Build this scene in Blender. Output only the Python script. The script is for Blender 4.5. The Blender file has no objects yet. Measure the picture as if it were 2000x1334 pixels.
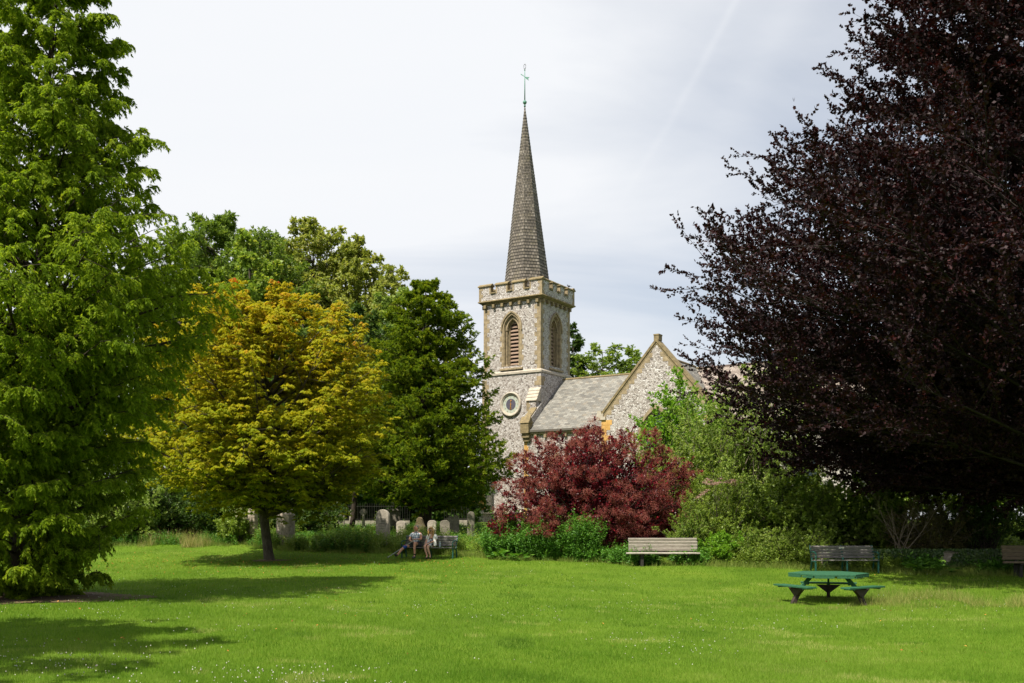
import bpy, bmesh, math
import numpy as np
from mathutils import Vector, Matrix, geometry
R = math.radians
NGRASS = 620000; NFLOW = 3800; LV = 1.0
rng = np.random.default_rng(11)
C = bpy.context.scene.collection
SC = bpy.context.scene

# ------------------------------------------------------------------ camera
F = 1944.0; HZ = 1015.0; EYE = 2.3
cd = bpy.data.cameras.new("camera"); cam = bpy.data.objects.new("camera", cd); C.objects.link(cam)
cd.sensor_width = 36.0; cd.lens = 36.0 * F / 2000.0
cd.shift_y = (HZ - 667.0) / 2000.0
cd.clip_start = 0.1; cd.clip_end = 6000
cam.location = (0, 0, EYE); cam.rotation_euler = (R(90), 0, 0)
SC.camera = cam
SC.view_settings.view_transform = 'Standard'; SC.view_settings.look = 'None'
SC.view_settings.gamma = 1.0; SC.view_settings.exposure = 0.74
SC.cycles.max_bounces = 6; SC.cycles.diffuse_bounces = 3; SC.cycles.glossy_bounces = 2
SC.cycles.transmission_bounces = 4; SC.cycles.transparent_max_bounces = 6
SC.cycles.caustics_reflective = False; SC.cycles.caustics_refractive = False

# ------------------------------------------------------------------ sun and sky
SUN_EL, SUN_AZ = R(57), R(52)            # azimuth measured from the left towards the viewer
sdir = Vector((-math.cos(SUN_AZ) * math.cos(SUN_EL), -math.sin(SUN_AZ) * math.cos(SUN_EL), math.sin(SUN_EL)))
ld = bpy.data.lights.new("sun", 'SUN'); ld.energy = 4.8; ld.angle = R(0.6); ld.color = (1.0, 0.935, 0.80)
lo = bpy.data.objects.new("sun", ld); C.objects.link(lo)
lo.rotation_euler = (-sdir).to_track_quat('-Z', 'Y').to_euler(); lo.location = (-20, -20, 40)

W = bpy.data.worlds.new("World"); SC.world = W; W.use_nodes = True
nt = W.node_tree; N = nt.nodes; L = nt.links
for n in list(N): N.remove(n)
def wn(t, **k):
    n = N.new(t)
    for a, b in k.items(): setattr(n, a, b)
    return n
out = wn('ShaderNodeOutputWorld'); bg = wn('ShaderNodeBackground')
sky = wn('ShaderNodeTexSky', sky_type='NISHITA', sun_disc=False)
sky.sun_elevation = SUN_EL; sky.sun_rotation = math.atan2(sdir.x, sdir.y)
sky.air_density = 1.0; sky.dust_density = 1.5; sky.ozone_density = 1.5
tc = wn('ShaderNodeTexCoord'); sep = wn('ShaderNodeSeparateXYZ'); L.new(tc.outputs['Generated'], sep.inputs[0])
# clouds: direction projected on a high layer, stretched into thin bands
def wm(op, a, b=None):
    m = wn('ShaderNodeMath', operation=op)
    for i, v in enumerate((a, b)):
        if v is None: continue
        if isinstance(v, (int, float)): m.inputs[i].default_value = v
        else: L.new(v, m.inputs[i])
    return m.outputs[0]
zz = wm('ADD', sep.outputs['Z'], 0.22)
cx = wm('DIVIDE', sep.outputs['X'], zz); cy = wm('DIVIDE', sep.outputs['Y'], zz)
cmb = wn('ShaderNodeCombineXYZ'); L.new(cx, cmb.inputs[0]); L.new(cy, cmb.inputs[1])
mp = wn('ShaderNodeMapping'); L.new(cmb.outputs[0], mp.inputs[0])
mp.inputs['Rotation'].default_value = (0, 0, R(-35)); mp.inputs['Scale'].default_value = (0.55, 1.5, 1)
n1 = wn('ShaderNodeTexNoise'); L.new(mp.outputs[0], n1.inputs['Vector'])
n1.inputs['Scale'].default_value = 1.3; n1.inputs['Detail'].default_value = 7; n1.inputs['Roughness'].default_value = 0.52
n1.inputs['Distortion'].default_value = 0.5
n2 = wn('ShaderNodeTexNoise'); L.new(cmb.outputs[0], n2.inputs['Vector'])
n2.inputs['Scale'].default_value = 0.55; n2.inputs['Detail'].default_value = 3
cov = wm('ADD', wm('MULTIPLY', n1.outputs['Fac'], 0.75), wm('MULTIPLY', n2.outputs['Fac'], 0.45))
cov = wm('SUBTRACT', cov, wm('MULTIPLY', sep.outputs['X'], 0.78))
# two faint vapour streaks high on the right: bands across the direction plane x/y, z/y
ux = wm('DIVIDE', sep.outputs['X'], wm('MAXIMUM', sep.outputs['Y'], .05)); uz = wm('DIVIDE', sep.outputs['Z'], wm('MAXIMUM', sep.outputs['Y'], .05))
dd = wm('ADD', wm('MULTIPLY', wm('SUBTRACT', ux, .226), .872), wm('MULTIPLY', wm('SUBTRACT', uz, .522), -.489))
dd = wm('ADD', dd, wm('MULTIPLY', wm('SUBTRACT', n1.outputs['Fac'], .5), .03))
def streak(o, w, a): q = wm('DIVIDE', wm('SUBTRACT', dd, o), w); return wm('MULTIPLY', wm('POWER', 2.718, wm('MULTIPLY', wm('MULTIPLY', q, q), -1.0)), a)
fade = wm('MINIMUM', wm('MAXIMUM', wm('MULTIPLY', wm('SUBTRACT', uz, .30), 6.0), 0.0), 1.0)
cov = wm('ADD', cov, wm('MULTIPLY', wm('ADD', streak(0.0, .004, .04), streak(.05, .02, .045)), fade))
cr = wn('ShaderNodeValToRGB'); L.new(cov, cr.inputs[0])
cr.color_ramp.elements[0].position = 0.28; cr.color_ramp.elements[0].color = (0.42, 0.42, 0.42, 1)
cr.color_ramp.elements[1].position = 0.64; cr.color_ramp.elements[1].color = (1, 1, 1, 1)
mx = wn('ShaderNodeMix', data_type='RGBA'); L.new(cr.outputs[0], mx.inputs[0])
L.new(sky.outputs[0], mx.inputs[6]); 
tone = wn('ShaderNodeMix', data_type='RGBA'); L.new(n1.outputs['Fac'], tone.inputs[0])
tone.inputs[6].default_value = (7.1, 7.4, 7.9, 1); tone.inputs[7].default_value = (8.05, 8.1, 8.2, 1)
L.new(tone.outputs[2], mx.inputs[7])
L.new(mx.outputs[2], bg.inputs['Color']); bg.inputs['Strength'].default_value = 0.0725
L.new(bg.outputs[0], out.inputs[0])

# ------------------------------------------------------------------ terrain height and placing
_d = np.arange(-60, 700, 0.5)
def _prof(pts):
    x, z = zip(*pts); v = np.interp(_d, x, z); k = np.hanning(11); k /= k.sum()
    return np.convolve(np.pad(v, 5, mode='edge'), k, 'valid')
ZL = _prof([(-60, .8), (0, .72), (10, .62), (22, .56), (30, .60), (38, .72), (42, .98), (44, 1.2), (46, 1.38), (52, 1.75), (60, 2.0), (70, 2.12), (120, 2.2), (700, 2.2)])
ZR = _prof([(-60, .8), (0, .55), (10, .33), (18, .22), (24, .27), (30, .45), (34, .70), (38, .80), (42, 1.02), (44, 1.2), (46, 1.38), (52, 1.75), (60, 2.0), (70, 2.12), (120, 2.2), (700, 2.2)])
def gz(x, y):
    x = np.asarray(x, float); y = np.asarray(y, float)
    t = np.clip((x + 9) / 16, 0, 1); t = t * t * (3 - 2 * t)
    b = np.interp(y, _d, ZL) * (1 - t) + np.interp(y, _d, ZR) * t
    return b + 0.02 * np.sin(x * .45 + 1.3) * np.sin(y * .33) + 0.012 * np.sin(x * 1.1) * np.cos(y * .9)
def PX(px, D): return (px - 1000.0) / F * D          # photo column at a distance -> metres right
def PZ(py, D): return EYE + (HZ - py) / F * D        # photo row at a distance -> height

# ------------------------------------------------------------------ object helpers
def tag(o, label=None, cat=None, group=None, kind=None):
    if label: o['label'] = label
    if cat: o['category'] = cat
    if group: o['group'] = group
    if kind: o['kind'] = kind
    return o
def empty(name, loc, rz=0, label=None, cat=None, group=None):
    o = bpy.data.objects.new(name, None); C.objects.link(o); o.location = loc; o.rotation_euler = (0, 0, rz)
    o.empty_display_size = 0.2
    return tag(o, label, cat, group)
def np_mesh(name, V, Fc, mats, parent=None, attr=None, smooth=False, uv=None, midx=None):
    V = np.ascontiguousarray(V, dtype=np.float32); Fc = np.ascontiguousarray(Fc, dtype=np.int32)
    me = bpy.data.meshes.new(name); n, k = Fc.shape
    me.vertices.add(len(V)); me.vertices.foreach_set('co', V.ravel())
    me.loops.add(n * k); me.loops.foreach_set('vertex_index', Fc.ravel())
    me.polygons.add(n); me.polygons.foreach_set('loop_start', np.arange(0, n * k, k, dtype=np.int32))
    if smooth: me.polygons.foreach_set('use_smooth', np.ones(n, dtype=bool))
    if not isinstance(mats, (list, tuple)): mats = [mats]
    for m in mats: me.materials.append(m)
    if midx is not None: me.polygons.foreach_set('material_index', np.asarray(midx, dtype=np.int32))
    me.update(calc_edges=True)
    if attr is not None:
        a = me.attributes.new('tint', 'FLOAT', 'FACE'); a.data.foreach_set('value', np.asarray(attr, dtype=np.float32))
    o = bpy.data.objects.new(name, me); C.objects.link(o)
    if parent: o.parent = parent
    return o

class MB:
    """collects shapes, builds ONE mesh object; cur = material slot"""
    def __init__(s): s.v = []; s.f = []; s.m = []; s.uv = []; s.cur = 0; s.sm = []; s.smooth = False; s.T = None; s.pr = []
    def add(s, vs, fs, uvs=None):
        b = len(s.v); s.pr.append((b, b + len(vs), len(s.f), len(s.f) + len(fs)))
        for p in vs:
            p = s.T(p) if s.T else p
            s.v.append(tuple(p))
        for i, f in enumerate(fs):
            s.f.append([b + j for j in f]); s.m.append(s.cur); s.sm.append(s.smooth)
            s.uv.append(uvs[i] if uvs else None)
    def box(s, x0, x1, y0, y1, z0, z1):
        v = [(x, y, z) for x in (x0, x1) for y in (y0, y1) for z in (z0, z1)]
        s.add(v, [(0, 1, 3, 2), (4, 6, 7, 5), (0, 4, 5, 1), (2, 3, 7, 6), (0, 2, 6, 4), (1, 5, 7, 3)])
    def bar(s, p0, p1, w, h, up=(0, 0, 1)):
        p0 = Vector(p0); p1 = Vector(p1); d = (p1 - p0).normalized(); a = d.cross(Vector(up))
        if a.length < 1e-3: a = Vector((1, 0, 0))
        a.normalize(); b = a.cross(d).normalized()
        v = [p + a * (i * w / 2) + b * (j * h / 2) for p in (p0, p1) for i in (-1, 1) for j in (-1, 1)]
        s.add(v, [(0, 1, 3, 2), (4, 6, 7, 5), (0, 4, 5, 1), (2, 3, 7, 6), (0, 2, 6, 4), (1, 5, 7, 3)])
    def tube(s, pts, rad, n=8, cap=True):
        pts = [Vector(p) for p in pts]; K = len(pts)
        if not hasattr(rad, '__len__'): rad = [rad] * K
        rings = []
        for i, p in enumerate(pts):
            d = (pts[min(i + 1, K - 1)] - pts[max(i - 1, 0)]).normalized()
            a = d.cross(Vector((0, 0, 1)));
            if a.length < 1e-3: a = Vector((1, 0, 0))
            a.normalize(); b = d.cross(a)
            rings.append([p + (a * math.cos(2 * math.pi * j / n) + b * math.sin(2 * math.pi * j / n)) * rad[i] for j in range(n)])
        v = [q for r in rings for q in r]; f = []
        for i in range(K - 1):
            for j in range(n): f.append((i * n + j, i * n + (j + 1) % n, (i + 1) * n + (j + 1) % n, (i + 1) * n + j))
        if cap: f.append(tuple(range(n - 1, -1, -1))); f.append(tuple((K - 1) * n + j for j in range(n)))
        s.add(v, f)
    def lathe(s, prof, c=(0, 0, 0), n=16, ax='z'):
        v = []; f = []
        for r, h in prof:
            for j in range(n):
                a = 2 * math.pi * (j + .5) / n; q = (r * math.cos(a), r * math.sin(a), h)
                if ax == 'y': q = (q[0], q[2], q[1])
                v.append((c[0] + q[0], c[1] + q[1], c[2] + q[2]))
        for i in range(len(prof) - 1):
            for j in range(n): f.append((i * n + j, i * n + (j + 1) % n, (i + 1) * n + (j + 1) % n, (i + 1) * n + j))
        f.append(tuple(range(n - 1, -1, -1))); f.append(tuple((len(prof) - 1) * n + j for j in range(n)))
        s.add(v, f)
    def prism(s, poly, d0, d1):
        """poly: 2D (a, z) outline, extruded along the depth axis from d0 to d1 (y)"""
        n = len(poly)
        v = [(a, d0, z) for a, z in poly] + [(a, d1, z) for a, z in poly]
        f = [tuple(range(n)), tuple(range(2 * n - 1, n - 1, -1))]
        for i in range(n): f.append((i, i + n, (i + 1) % n + n, (i + 1) % n))
        s.add(v, f)
    def wall(s, outer, holes, d, depth):
        """flat face at depth d with holes, plus the reveals of the holes going to d+depth"""
        loops = [[Vector((a, z, 0)) for a, z in outer]] + [[Vector((a, z, 0)) for a, z in h] for h in holes]
        tris = geometry.tessellate_polygon(loops); flat = [p for l in loops for p in l]
        s.add([(p.x, d, p.y) for p in flat], [tuple(t) for t in tris])
        for h in holes:
            n = len(h); s.add([(a, d, z) for a, z in h] + [(a, d + depth, z) for a, z in h],
                              [(i, (i + 1) % n, (i + 1) % n + n, i + n) for i in range(n)])
    def ring(s, A, B, d0, d1, closed=False):
        """solid band between two outlines of equal length (a, z), from depth d0 (front) to d1"""
        n = len(A); v = []
        for P in (A, B):
            for d in (d0, d1): v += [(a, d, z) for a, z in P]
        f = []
        for i in range(n if closed else n - 1):
            j = (i + 1) % n
            f += [(i, j, 2 * n + j, 2 * n + i), (n + i, 3 * n + i, 3 * n + j, n + j),
                  (i, n + i, n + j, j), (2 * n + i, 2 * n + j, 3 * n + j, 3 * n + i)]
        if not closed:
            for i in (0, n - 1): f.append((i, n + i, 3 * n + i, 2 * n + i))
        s.add(v, f)
    def sphere(s, c, r, n=12, m=8, sc=(1, 1, 1)):
        v = [(c[0], c[1], c[2] - r * sc[2])]; f = []
        for i in range(1, m):
            t = math.pi * i / m - math.pi / 2
            for j in range(n):
                a = 2 * math.pi * j / n
                v.append((c[0] + r * sc[0] * math.cos(t) * math.cos(a), c[1] + r * sc[1] * math.cos(t) * math.sin(a), c[2] + r * sc[2] * math.sin(t)))
        v.append((c[0], c[1], c[2] + r * sc[2]))
        for j in range(n): f.append((0, 1 + (j + 1) % n, 1 + j))
        for i in range(m - 2):
            for j in range(n):
                b = 1 + i * n; f.append((b + j, b + (j + 1) % n, b + n + (j + 1) % n, b + n + j))
        t = len(v) - 1; b = 1 + (m - 2) * n
        for j in range(n): f.append((b + j, b + (j + 1) % n, t))
        s.add(v, f)
    def build(s, name, mats, parent=None, bevel=0, recalc=True):
        me = bpy.data.meshes.new(name); me.from_pydata(s.v, [], s.f)
        if not isinstance(mats, (list, tuple)): mats = [mats]
        for m in mats: me.materials.append(m)
        me.polygons.foreach_set('material_index', s.m); me.polygons.foreach_set('use_smooth', s.sm)
        if any(u is not None for u in s.uv):
            uvl = me.uv_layers.new(name='UVMap'); k = 0
            for fi, f in enumerate(s.f):
                for j in range(len(f)):
                    if s.uv[fi] is not None: uvl.data[k].uv = s.uv[fi][j]
                    k += 1
        if recalc:
            bm = bmesh.new(); bm.from_mesh(me); bmesh.ops.recalc_face_normals(bm, faces=bm.faces); bm.to_mesh(me); bm.free()
        me.update(); o = bpy.data.objects.new(name, me); C.objects.link(o)
        if parent: o.parent = parent
        if bevel:
            b = o.modifiers.new('bevel', 'BEVEL'); b.width = bevel; b.segments = 2; b.limit_method = 'ANGLE'; b.angle_limit = R(40)
        return o
def build_each(s, name, mats, parent, gap=.06):
    """one mesh object per group of touching shapes"""
    n = len(s.pr); bb = []
    for v0, v1, f0, f1 in s.pr:
        P = np.array(s.v[v0:v1]); bb.append((P.min(0) - gap / 2, P.max(0) + gap / 2))
    par = list(range(n))
    def fd(i):
        while par[i] != i: i = par[i]
        return i
    for i in range(n):
        for j in range(i + 1, n):
            if (bb[i][0] <= bb[j][1]).all() and (bb[j][0] <= bb[i][1]).all(): par[fd(i)] = fd(j)
    gr = {}
    for i in range(n): gr.setdefault(fd(i), []).append(i)
    out_ = []
    for ids in gr.values():
        m = MB()
        for i in ids:
            v0, v1, f0, f1 = s.pr[i]; m.smooth = s.sm[f0]
            m.add(s.v[v0:v1], [[q - v0 for q in f] for f in s.f[f0:f1]])
        out_.append(m.build(name, mats, parent))
    return out_
MB.build_each = build_each
def copy_tree(o, parent=None):
    c = o.copy(); C.objects.link(c); c.parent = parent
    for ch in [x for x in bpy.data.objects if x.parent == o]: copy_tree(ch, c)
    return c

# ------------------------------------------------------------------ materials
def newmat(name):
    m = bpy.data.materials.new(name); m.use_nodes = True; nt = m.node_tree
    return m, nt, nt.nodes['Principled BSDF'], nt.nodes['Material Output']
def nd(nt, t, ins=None, **k):
    n = nt.nodes.new(t)
    for a, b in k.items(): setattr(n, a, b)
    for a, b in (ins or {}).items():
        if hasattr(b, 'is_linked') or isinstance(b, bpy.types.NodeSocket): nt.links.new(b, n.inputs[a])
        else: n.inputs[a].default_value = b
    return n
def ramp(nt, fac, stops):
    n = nt.nodes.new('ShaderNodeValToRGB'); nt.links.new(fac, n.inputs[0]); e = n.color_ramp.elements
    while len(e) < len(stops): e.new(0.5)
    for x, (p, c) in zip(e, stops): x.position = p; x.color = (*c, 1)
    return n.outputs[0]
def mixc(nt, f, a, b, mode='MIX'):
    n = nt.nodes.new('ShaderNodeMix'); n.data_type = 'RGBA'; n.blend_type = mode
    for i, v in ((0, f), (6, a), (7, b)):
        if isinstance(v, bpy.types.NodeSocket): nt.links.new(v, n.inputs[i])
        else: n.inputs[i].default_value = v if i == 0 else (*v, 1)
    return n.outputs[2]
def bump(nt, h, s, dist, b):
    n = nd(nt, 'ShaderNodeBump', {'Height': h, 'Strength': s, 'Distance': dist}); nt.links.new(n.outputs[0], b.inputs['Normal'])
def leafmat(name, stops, trans=0.35, rough=0.5, spec=0.4, tcol=None, tmul=(1.3, 1.25, .7)):
    m, nt, b, out = newmat(name)
    a = nd(nt, 'ShaderNodeAttribute', attribute_name='tint')
    col = ramp(nt, a.outputs['Fac'], stops)
    nt.links.new(col, b.inputs['Base Color']); b.inputs['Roughness'].default_value = rough; b.inputs['Specular IOR Level'].default_value = spec
    tr = nd(nt, 'ShaderNodeBsdfTranslucent', {'Color': mixc(nt, 1.0, col, tmul, 'MULTIPLY')})
    ms = nd(nt, 'ShaderNodeMixShader', {0: trans, 1: b.outputs[0], 2: tr.outputs[0]})
    nt.links.new(ms.outputs[0], out.inputs[0]); return m
def noisemat(name, c1, c2, scale=8, rough=0.8, bumps=0.3, dist=0.01, c3=None, spec=0.3, stretch=None, metal=0):
    m, nt, b, out = newmat(name)
    tc = nd(nt, 'ShaderNodeTexCoord'); v = tc.outputs['Object']
    if stretch: v = nd(nt, 'ShaderNodeMapping', {0: v, 'Scale': stretch}).outputs[0]
    n = nd(nt, 'ShaderNodeTexNoise', {'Vector': v, 'Scale': scale, 'Detail': 8, 'Roughness': .65})
    st = [(0.32, c1), (0.68, c2)] + ([(0.78, c3)] if c3 else [])
    nt.links.new(ramp(nt, n.outputs['Fac'], st), b.inputs['Base Color'])
    b.inputs['Roughness'].default_value = rough; b.inputs['Specular IOR Level'].default_value = spec; b.inputs['Metallic'].default_value = metal
    if bumps: bump(nt, n.outputs['Fac'], bumps, dist, b)
    return m

def flintmat():
    m, nt, b, out = newmat('knapped_flint')
    tc = nd(nt, 'ShaderNodeTexCoord'); v = tc.outputs['Object']
    wob = nd(nt, 'ShaderNodeTexNoise', {'Vector': v, 'Scale': 5.0, 'Detail': 2})
    vv = nd(nt, 'ShaderNodeMixRGB', {0: 0.06, 1: v, 2: wob.outputs['Color']}).outputs[0]
    vv = nd(nt, 'ShaderNodeMapping', {0: vv, 'Scale': (1, 1, 1.25)}).outputs[0]
    vo = nd(nt, 'ShaderNodeTexVoronoi', {'Vector': vv, 'Scale': 10.5, 'Randomness': 1.0})
    ed = nd(nt, 'ShaderNodeTexVoronoi', {'Vector': vv, 'Scale': 10.5, 'Randomness': 1.0}, feature='DISTANCE_TO_EDGE')
    sp = nd(nt, 'ShaderNodeSeparateColor', {0: vo.outputs['Color']})
    col = ramp(nt, sp.outputs[0], [(0.0, (.14, .12, .11)), (0.10, (.22, .19, .17)), (0.2, (.38, .34, .31)), (0.5, (.45, .41, .385)), (0.8, (.56, .53, .51)), (1.0, (.68, .665, .65))])
    fine = nd(nt, 'ShaderNodeTexNoise', {'Vector': v, 'Scale': 22, 'Detail': 4})
    col = mixc(nt, 0.45, col, ramp(nt, fine.outputs['Fac'], [(.35, (.62, .56, .53)), (.6, (1, 1, 1))]), 'MULTIPLY')
    mort = ramp(nt, ed.outputs['Distance'], [(0.012, (0, 0, 0)), (0.045, (1, 1, 1))])
    big = nd(nt, 'ShaderNodeTexNoise', {'Vector': v, 'Scale': .7, 'Detail': 3})
    mc = ramp(nt, big.outputs['Fac'], [(.35, (.24, .205, .18)), (.65, (.33, .29, .255))])
    nt.links.new(mixc(nt, mort, mc, col), b.inputs['Base Color'])
    b.inputs['Roughness'].default_value = .6
    bump(nt, ramp(nt, ed.outputs['Distance'], [(0.0, (0, 0, 0)), (0.12, (1, 1, 1))]), .8, .03, b)
    return m
def brickmat(name, cols, w, h, mortar, rough=.75, bs=.6, bd=.012, tint=None, msize=.012):
    """uv in metres; cols = ramp stops over a random value per slate"""
    m, nt, b, out = newmat(name)
    uv = nd(nt, 'ShaderNodeUVMap')
    wob = nd(nt, 'ShaderNodeTexNoise', {'Vector': uv.outputs[0], 'Scale': 3.0, 'Detail': 3})
    vv = nd(nt, 'ShaderNodeMixRGB', {0: .012, 1: uv.outputs[0], 2: wob.outputs['Color']}).outputs[0]
    br = nd(nt, 'ShaderNodeTexBrick', {'Vector': vv, 'Color1': (0, 0, 0, 1), 'Color2': (1, 1, 1, 1), 'Mortar': (0, 0, 0, 1), 'Scale': 1.0,
        'Mortar Size': msize, 'Mortar Smooth': .2, 'Bias': 0.0, 'Brick Width': w, 'Row Height': h}, offset=.5)
    fine = nd(nt, 'ShaderNodeTexNoise', {'Vector': uv.outputs[0], 'Scale': 14, 'Detail': 6})
    big = nd(nt, 'ShaderNodeTexNoise', {'Vector': uv.outputs[0], 'Scale': .8, 'Detail': 5})
    f = nd(nt, 'ShaderNodeMixRGB', {0: .38, 1: br.outputs['Color'], 2: fine.outputs['Fac']}).outputs[0]
    f = nd(nt, 'ShaderNodeMixRGB', {0: .33, 1: f, 2: big.outputs['Fac']}).outputs[0]
    col = ramp(nt, f, cols)
    if tint:
        t = nd(nt, 'ShaderNodeTexNoise', {'Vector': uv.outputs[0], 'Scale': tint[2] if len(tint) > 2 else 1.6, 'Detail': 6, 'Roughness': .7})
        col = mixc(nt, ramp(nt, t.outputs['Fac'], [(.52, (0, 0, 0)), (.66, (tint[1],) * 3)]), col, tint[0])
    nt.links.new(mixc(nt, br.outputs['Fac'], col, mortar), b.inputs['Base Color']); b.inputs['Roughness'].default_value = rough
    sy = nd(nt, 'ShaderNodeSeparateXYZ', {0: vv})
    fr = nd(nt, 'ShaderNodeMath', {0: sy.outputs['Y'], 1: h}, operation='MODULO')
    hh = nd(nt, 'ShaderNodeMath', {0: nd(nt, 'ShaderNodeMath', {0: fr.outputs[0], 1: -1.0 / h}, operation='MULTIPLY').outputs[0], 1: br.outputs['Fac']}, operation='SUBTRACT')
    bump(nt, hh.outputs[0], bs, bd, b)
    return m
def plainmat(name, c, rough=.5, metal=0, spec=.5, em=None):
    m, nt, b, out = newmat(name); b.inputs['Base Color'].default_value = (*c, 1); b.inputs['Roughness'].default_value = rough
    b.inputs['Metallic'].default_value = metal; b.inputs['Specular IOR Level'].default_value = spec
    return m

M = {}
M['flint'] = flintmat()
M['stone'] = noisemat('tan_sandstone', (.15, .12, .075), (.39, .305, .19), 3.2, .85, .5, .02, c3=(.30, .27, .21))
M['stone_pale'] = noisemat('pale_weathered_stone', (.33, .285, .23), (.50, .45, .375), 4, .85, .4, .02, c3=(.28, .25, .20))
M['stone_dark'] = noisemat('lichened_stone', (.12, .095, .055), (.29, .225, .12), 6, .9, .5, .03, c3=(.33, .30, .2))
M['stone_ochre'] = noisemat('ochre_stone', (.42, .23, .06), (.62, .38, .13), 4, .85, .3, .02, c3=(.48, .36, .18))
M['grave'] = noisemat('grey_gravestone', (.20, .175, .145), (.42, .375, .31), 7, .9, .6, .02, c3=(.40, .36, .29))
M['grave_ochre'] = noisemat('ochre_gravestone', (.075, .06, .035), (.17, .13, .07), 7, .9, .6, .02)
M['grave_dark'] = noisemat('dark_gravestone', (.11, .10, .08), (.25, .22, .18), 7, .9, .6, .02, c3=(.34, .31, .24))
M['slate'] = brickmat('stone_slate_roof', [(0.2, (.085, .082, .076)), (.4, (.145, .14, .127)), (.6, (.20, .192, .172)), (.8, (.29, .28, .252))], .36, .2, (.10, .09, .075), tint=((.22, .17, .115), .55, 2.2))
M['slate_fine'] = M['slate']
M['tile_pink'] = brickmat('brown_tile_roof', [(0.25, (.15, .12, .10)), (.5, (.25, .205, .175)), (.75, (.33, .285, .25))], .3, .16, (.1, .07, .06))
M['shingle'] = brickmat('spire_shingle', [(0.15, (.045, .037, .03)), (.42, (.105, .088, .07)), (.6, (.155, .13, .105)), (.8, (.25, .225, .195)), (.95, (.33, .30, .27))], .22, .235, (.02, .017, .014), tint=((.10, .085, .035), .55), msize=.02)
M['copper'] = noisemat('green_copper', (.07, .19, .15), (.14, .30, .24), 9, .6, .2)
M['iron_dark'] = plainmat('dark_iron', (.012, .012, .013), .5)
M['louvre'] = noisemat('louvre_board', (.20, .13, .09), (.36, .26, .20), 6, .8, .3, stretch=(1, 1, 8))
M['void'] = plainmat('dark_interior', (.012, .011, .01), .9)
M['clock_blue'] = plainmat('slate_blue_dial', (.075, .07, .10), .6)
M['clock_ring'] = noisemat('pale_green_dial_ring', (.30, .36, .30), (.47, .48, .42), 8, .7, .1)
M['gold'] = plainmat('gilded_hands', (.55, .27, .06), .4, .3)
M['glass'] = plainmat('leaded_glass', (.03, .04, .055), .15, 0, .8)
M['lead'] = plainmat('lead_sheet', (.33, .36, .38), .6)
M['bench_green'] = noisemat('dark_green_bench_iron', (.006, .05, .04), (.014, .085, .065), 20, .45, .1, .002)
M['slat_grey'] = noisemat('weathered_grey_slat', (.11, .10, .10), (.27, .25, .245), 5, .75, .4, .004, stretch=(1.5, 14, 14), c3=(.36, .34, .33))
M['slat_pale'] = noisemat('bleached_oak_slat', (.22, .19, .16), (.50, .455, .40), 4, .8, .6, .004, stretch=(1.2, 9, 9), c3=(.62, .58, .53))
M['slat_brown'] = noisemat('brown_oak_slat', (.09, .065, .045), (.19, .145, .10), 5, .8, .5, .004, stretch=(1.5, 12, 12))
M['table_green'] = noisemat('green_painted_plank', (.010, .060, .030), (.040, .140, .070), 7, .62, .35, .004, stretch=(2, 9, 9), c3=(.08, .16, .10))
M['table_leg'] = noisemat('brown_metal_leg', (.022, .016, .014), (.06, .04, .034), 12, .6, .2, .002)
M['plaque'] = plainmat('white_plaque', (.75, .72, .66), .4)
M['bark'] = noisemat('grey_brown_bark', (.032, .025, .018), (.11, .09, .065), 14, .9, .9, .03, stretch=(1, 1, .35), c3=(.17, .15, .12))
M['bark_dark'] = noisemat('dark_bark', (.02, .014, .01), (.06, .045, .032), 12, .9, .8, .03, stretch=(1, 1, .3))
M['bark_pale'] = noisemat('pale_bark', (.12, .10, .075), (.26, .22, .17), 12, .9, .6, .02, stretch=(1, 1, .3))
M['twig_dead'] = noisemat('dead_grey_twig', (.13, .10, .07), (.28, .23, .17), 12, .9, .4, .01)
M['soil'] = noisemat('brown_litter', (.06, .038, .022), (.17, .115, .065), 12, .95, .6, .02)

M['bark_black'] = noisemat('black_bark', (.010, .007, .006), (.03, .022, .018), 12, .9, .6, .02)
# ------------------------------------------------------------------ foliage generator
UP = np.array([0, 0, 1.0])
def nrm(v): return v / np.maximum(np.linalg.norm(v, axis=-1, keepdims=True), 1e-9)
def on_curve(B, t):
    P, D, Ln, Bd = B
    return P[:, None] + D[:, None] * (Ln[:, None] * t)[..., None] + Bd[:, None] * (Ln[:, None] * t * t)[..., None]
def tan_curve(B, t):
    P, D, Ln, Bd = B
    return nrm(D[:, None] + 2 * Bd[:, None] * t[..., None])
def split(B, k, t0, t1, ang, ratio, flat=None, up=0.0, bend=(0, 0, 0), taper=.55, jit=.25, lmin=0.0):
    """k side shoots along every branch of B; flat = spread (rad) round the horizontal plane, None = all round"""
    n = len(B[0])
    t = np.linspace(t0, t1, k)[None] + rng.uniform(-.5, .5, (n, k)) * (t1 - t0) / k; t = np.clip(t, 0.02, 1)
    pos = on_curve(B, t); tan = tan_curve(B, t)
    h = nrm(np.cross(tan, UP) + 1e-4); v = np.cross(h, tan)
    if flat is None: phi = rng.uniform(0, 2 * np.pi, (n, k))
    else: phi = (np.arange(k)[None] % 2) * np.pi + rng.normal(0, flat, (n, k))
    lat = h * np.cos(phi)[..., None] + v * np.sin(phi)[..., None]
    a = ang + rng.normal(0, jit, (n, k))
    d = nrm(tan * np.cos(a)[..., None] + lat * np.sin(a)[..., None] + UP * up)
    ln = np.maximum(B[2][:, None] * ratio * (1 - taper * t) * rng.uniform(.65, 1.2, (n, k)), lmin)
    q = n * k
    bd = np.broadcast_to(np.array(bend, float), (q, 3)) + rng.normal(0, .06, (q, 3))
    return [pos.reshape(q, 3), d.reshape(q, 3), ln.reshape(q), bd]
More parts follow.
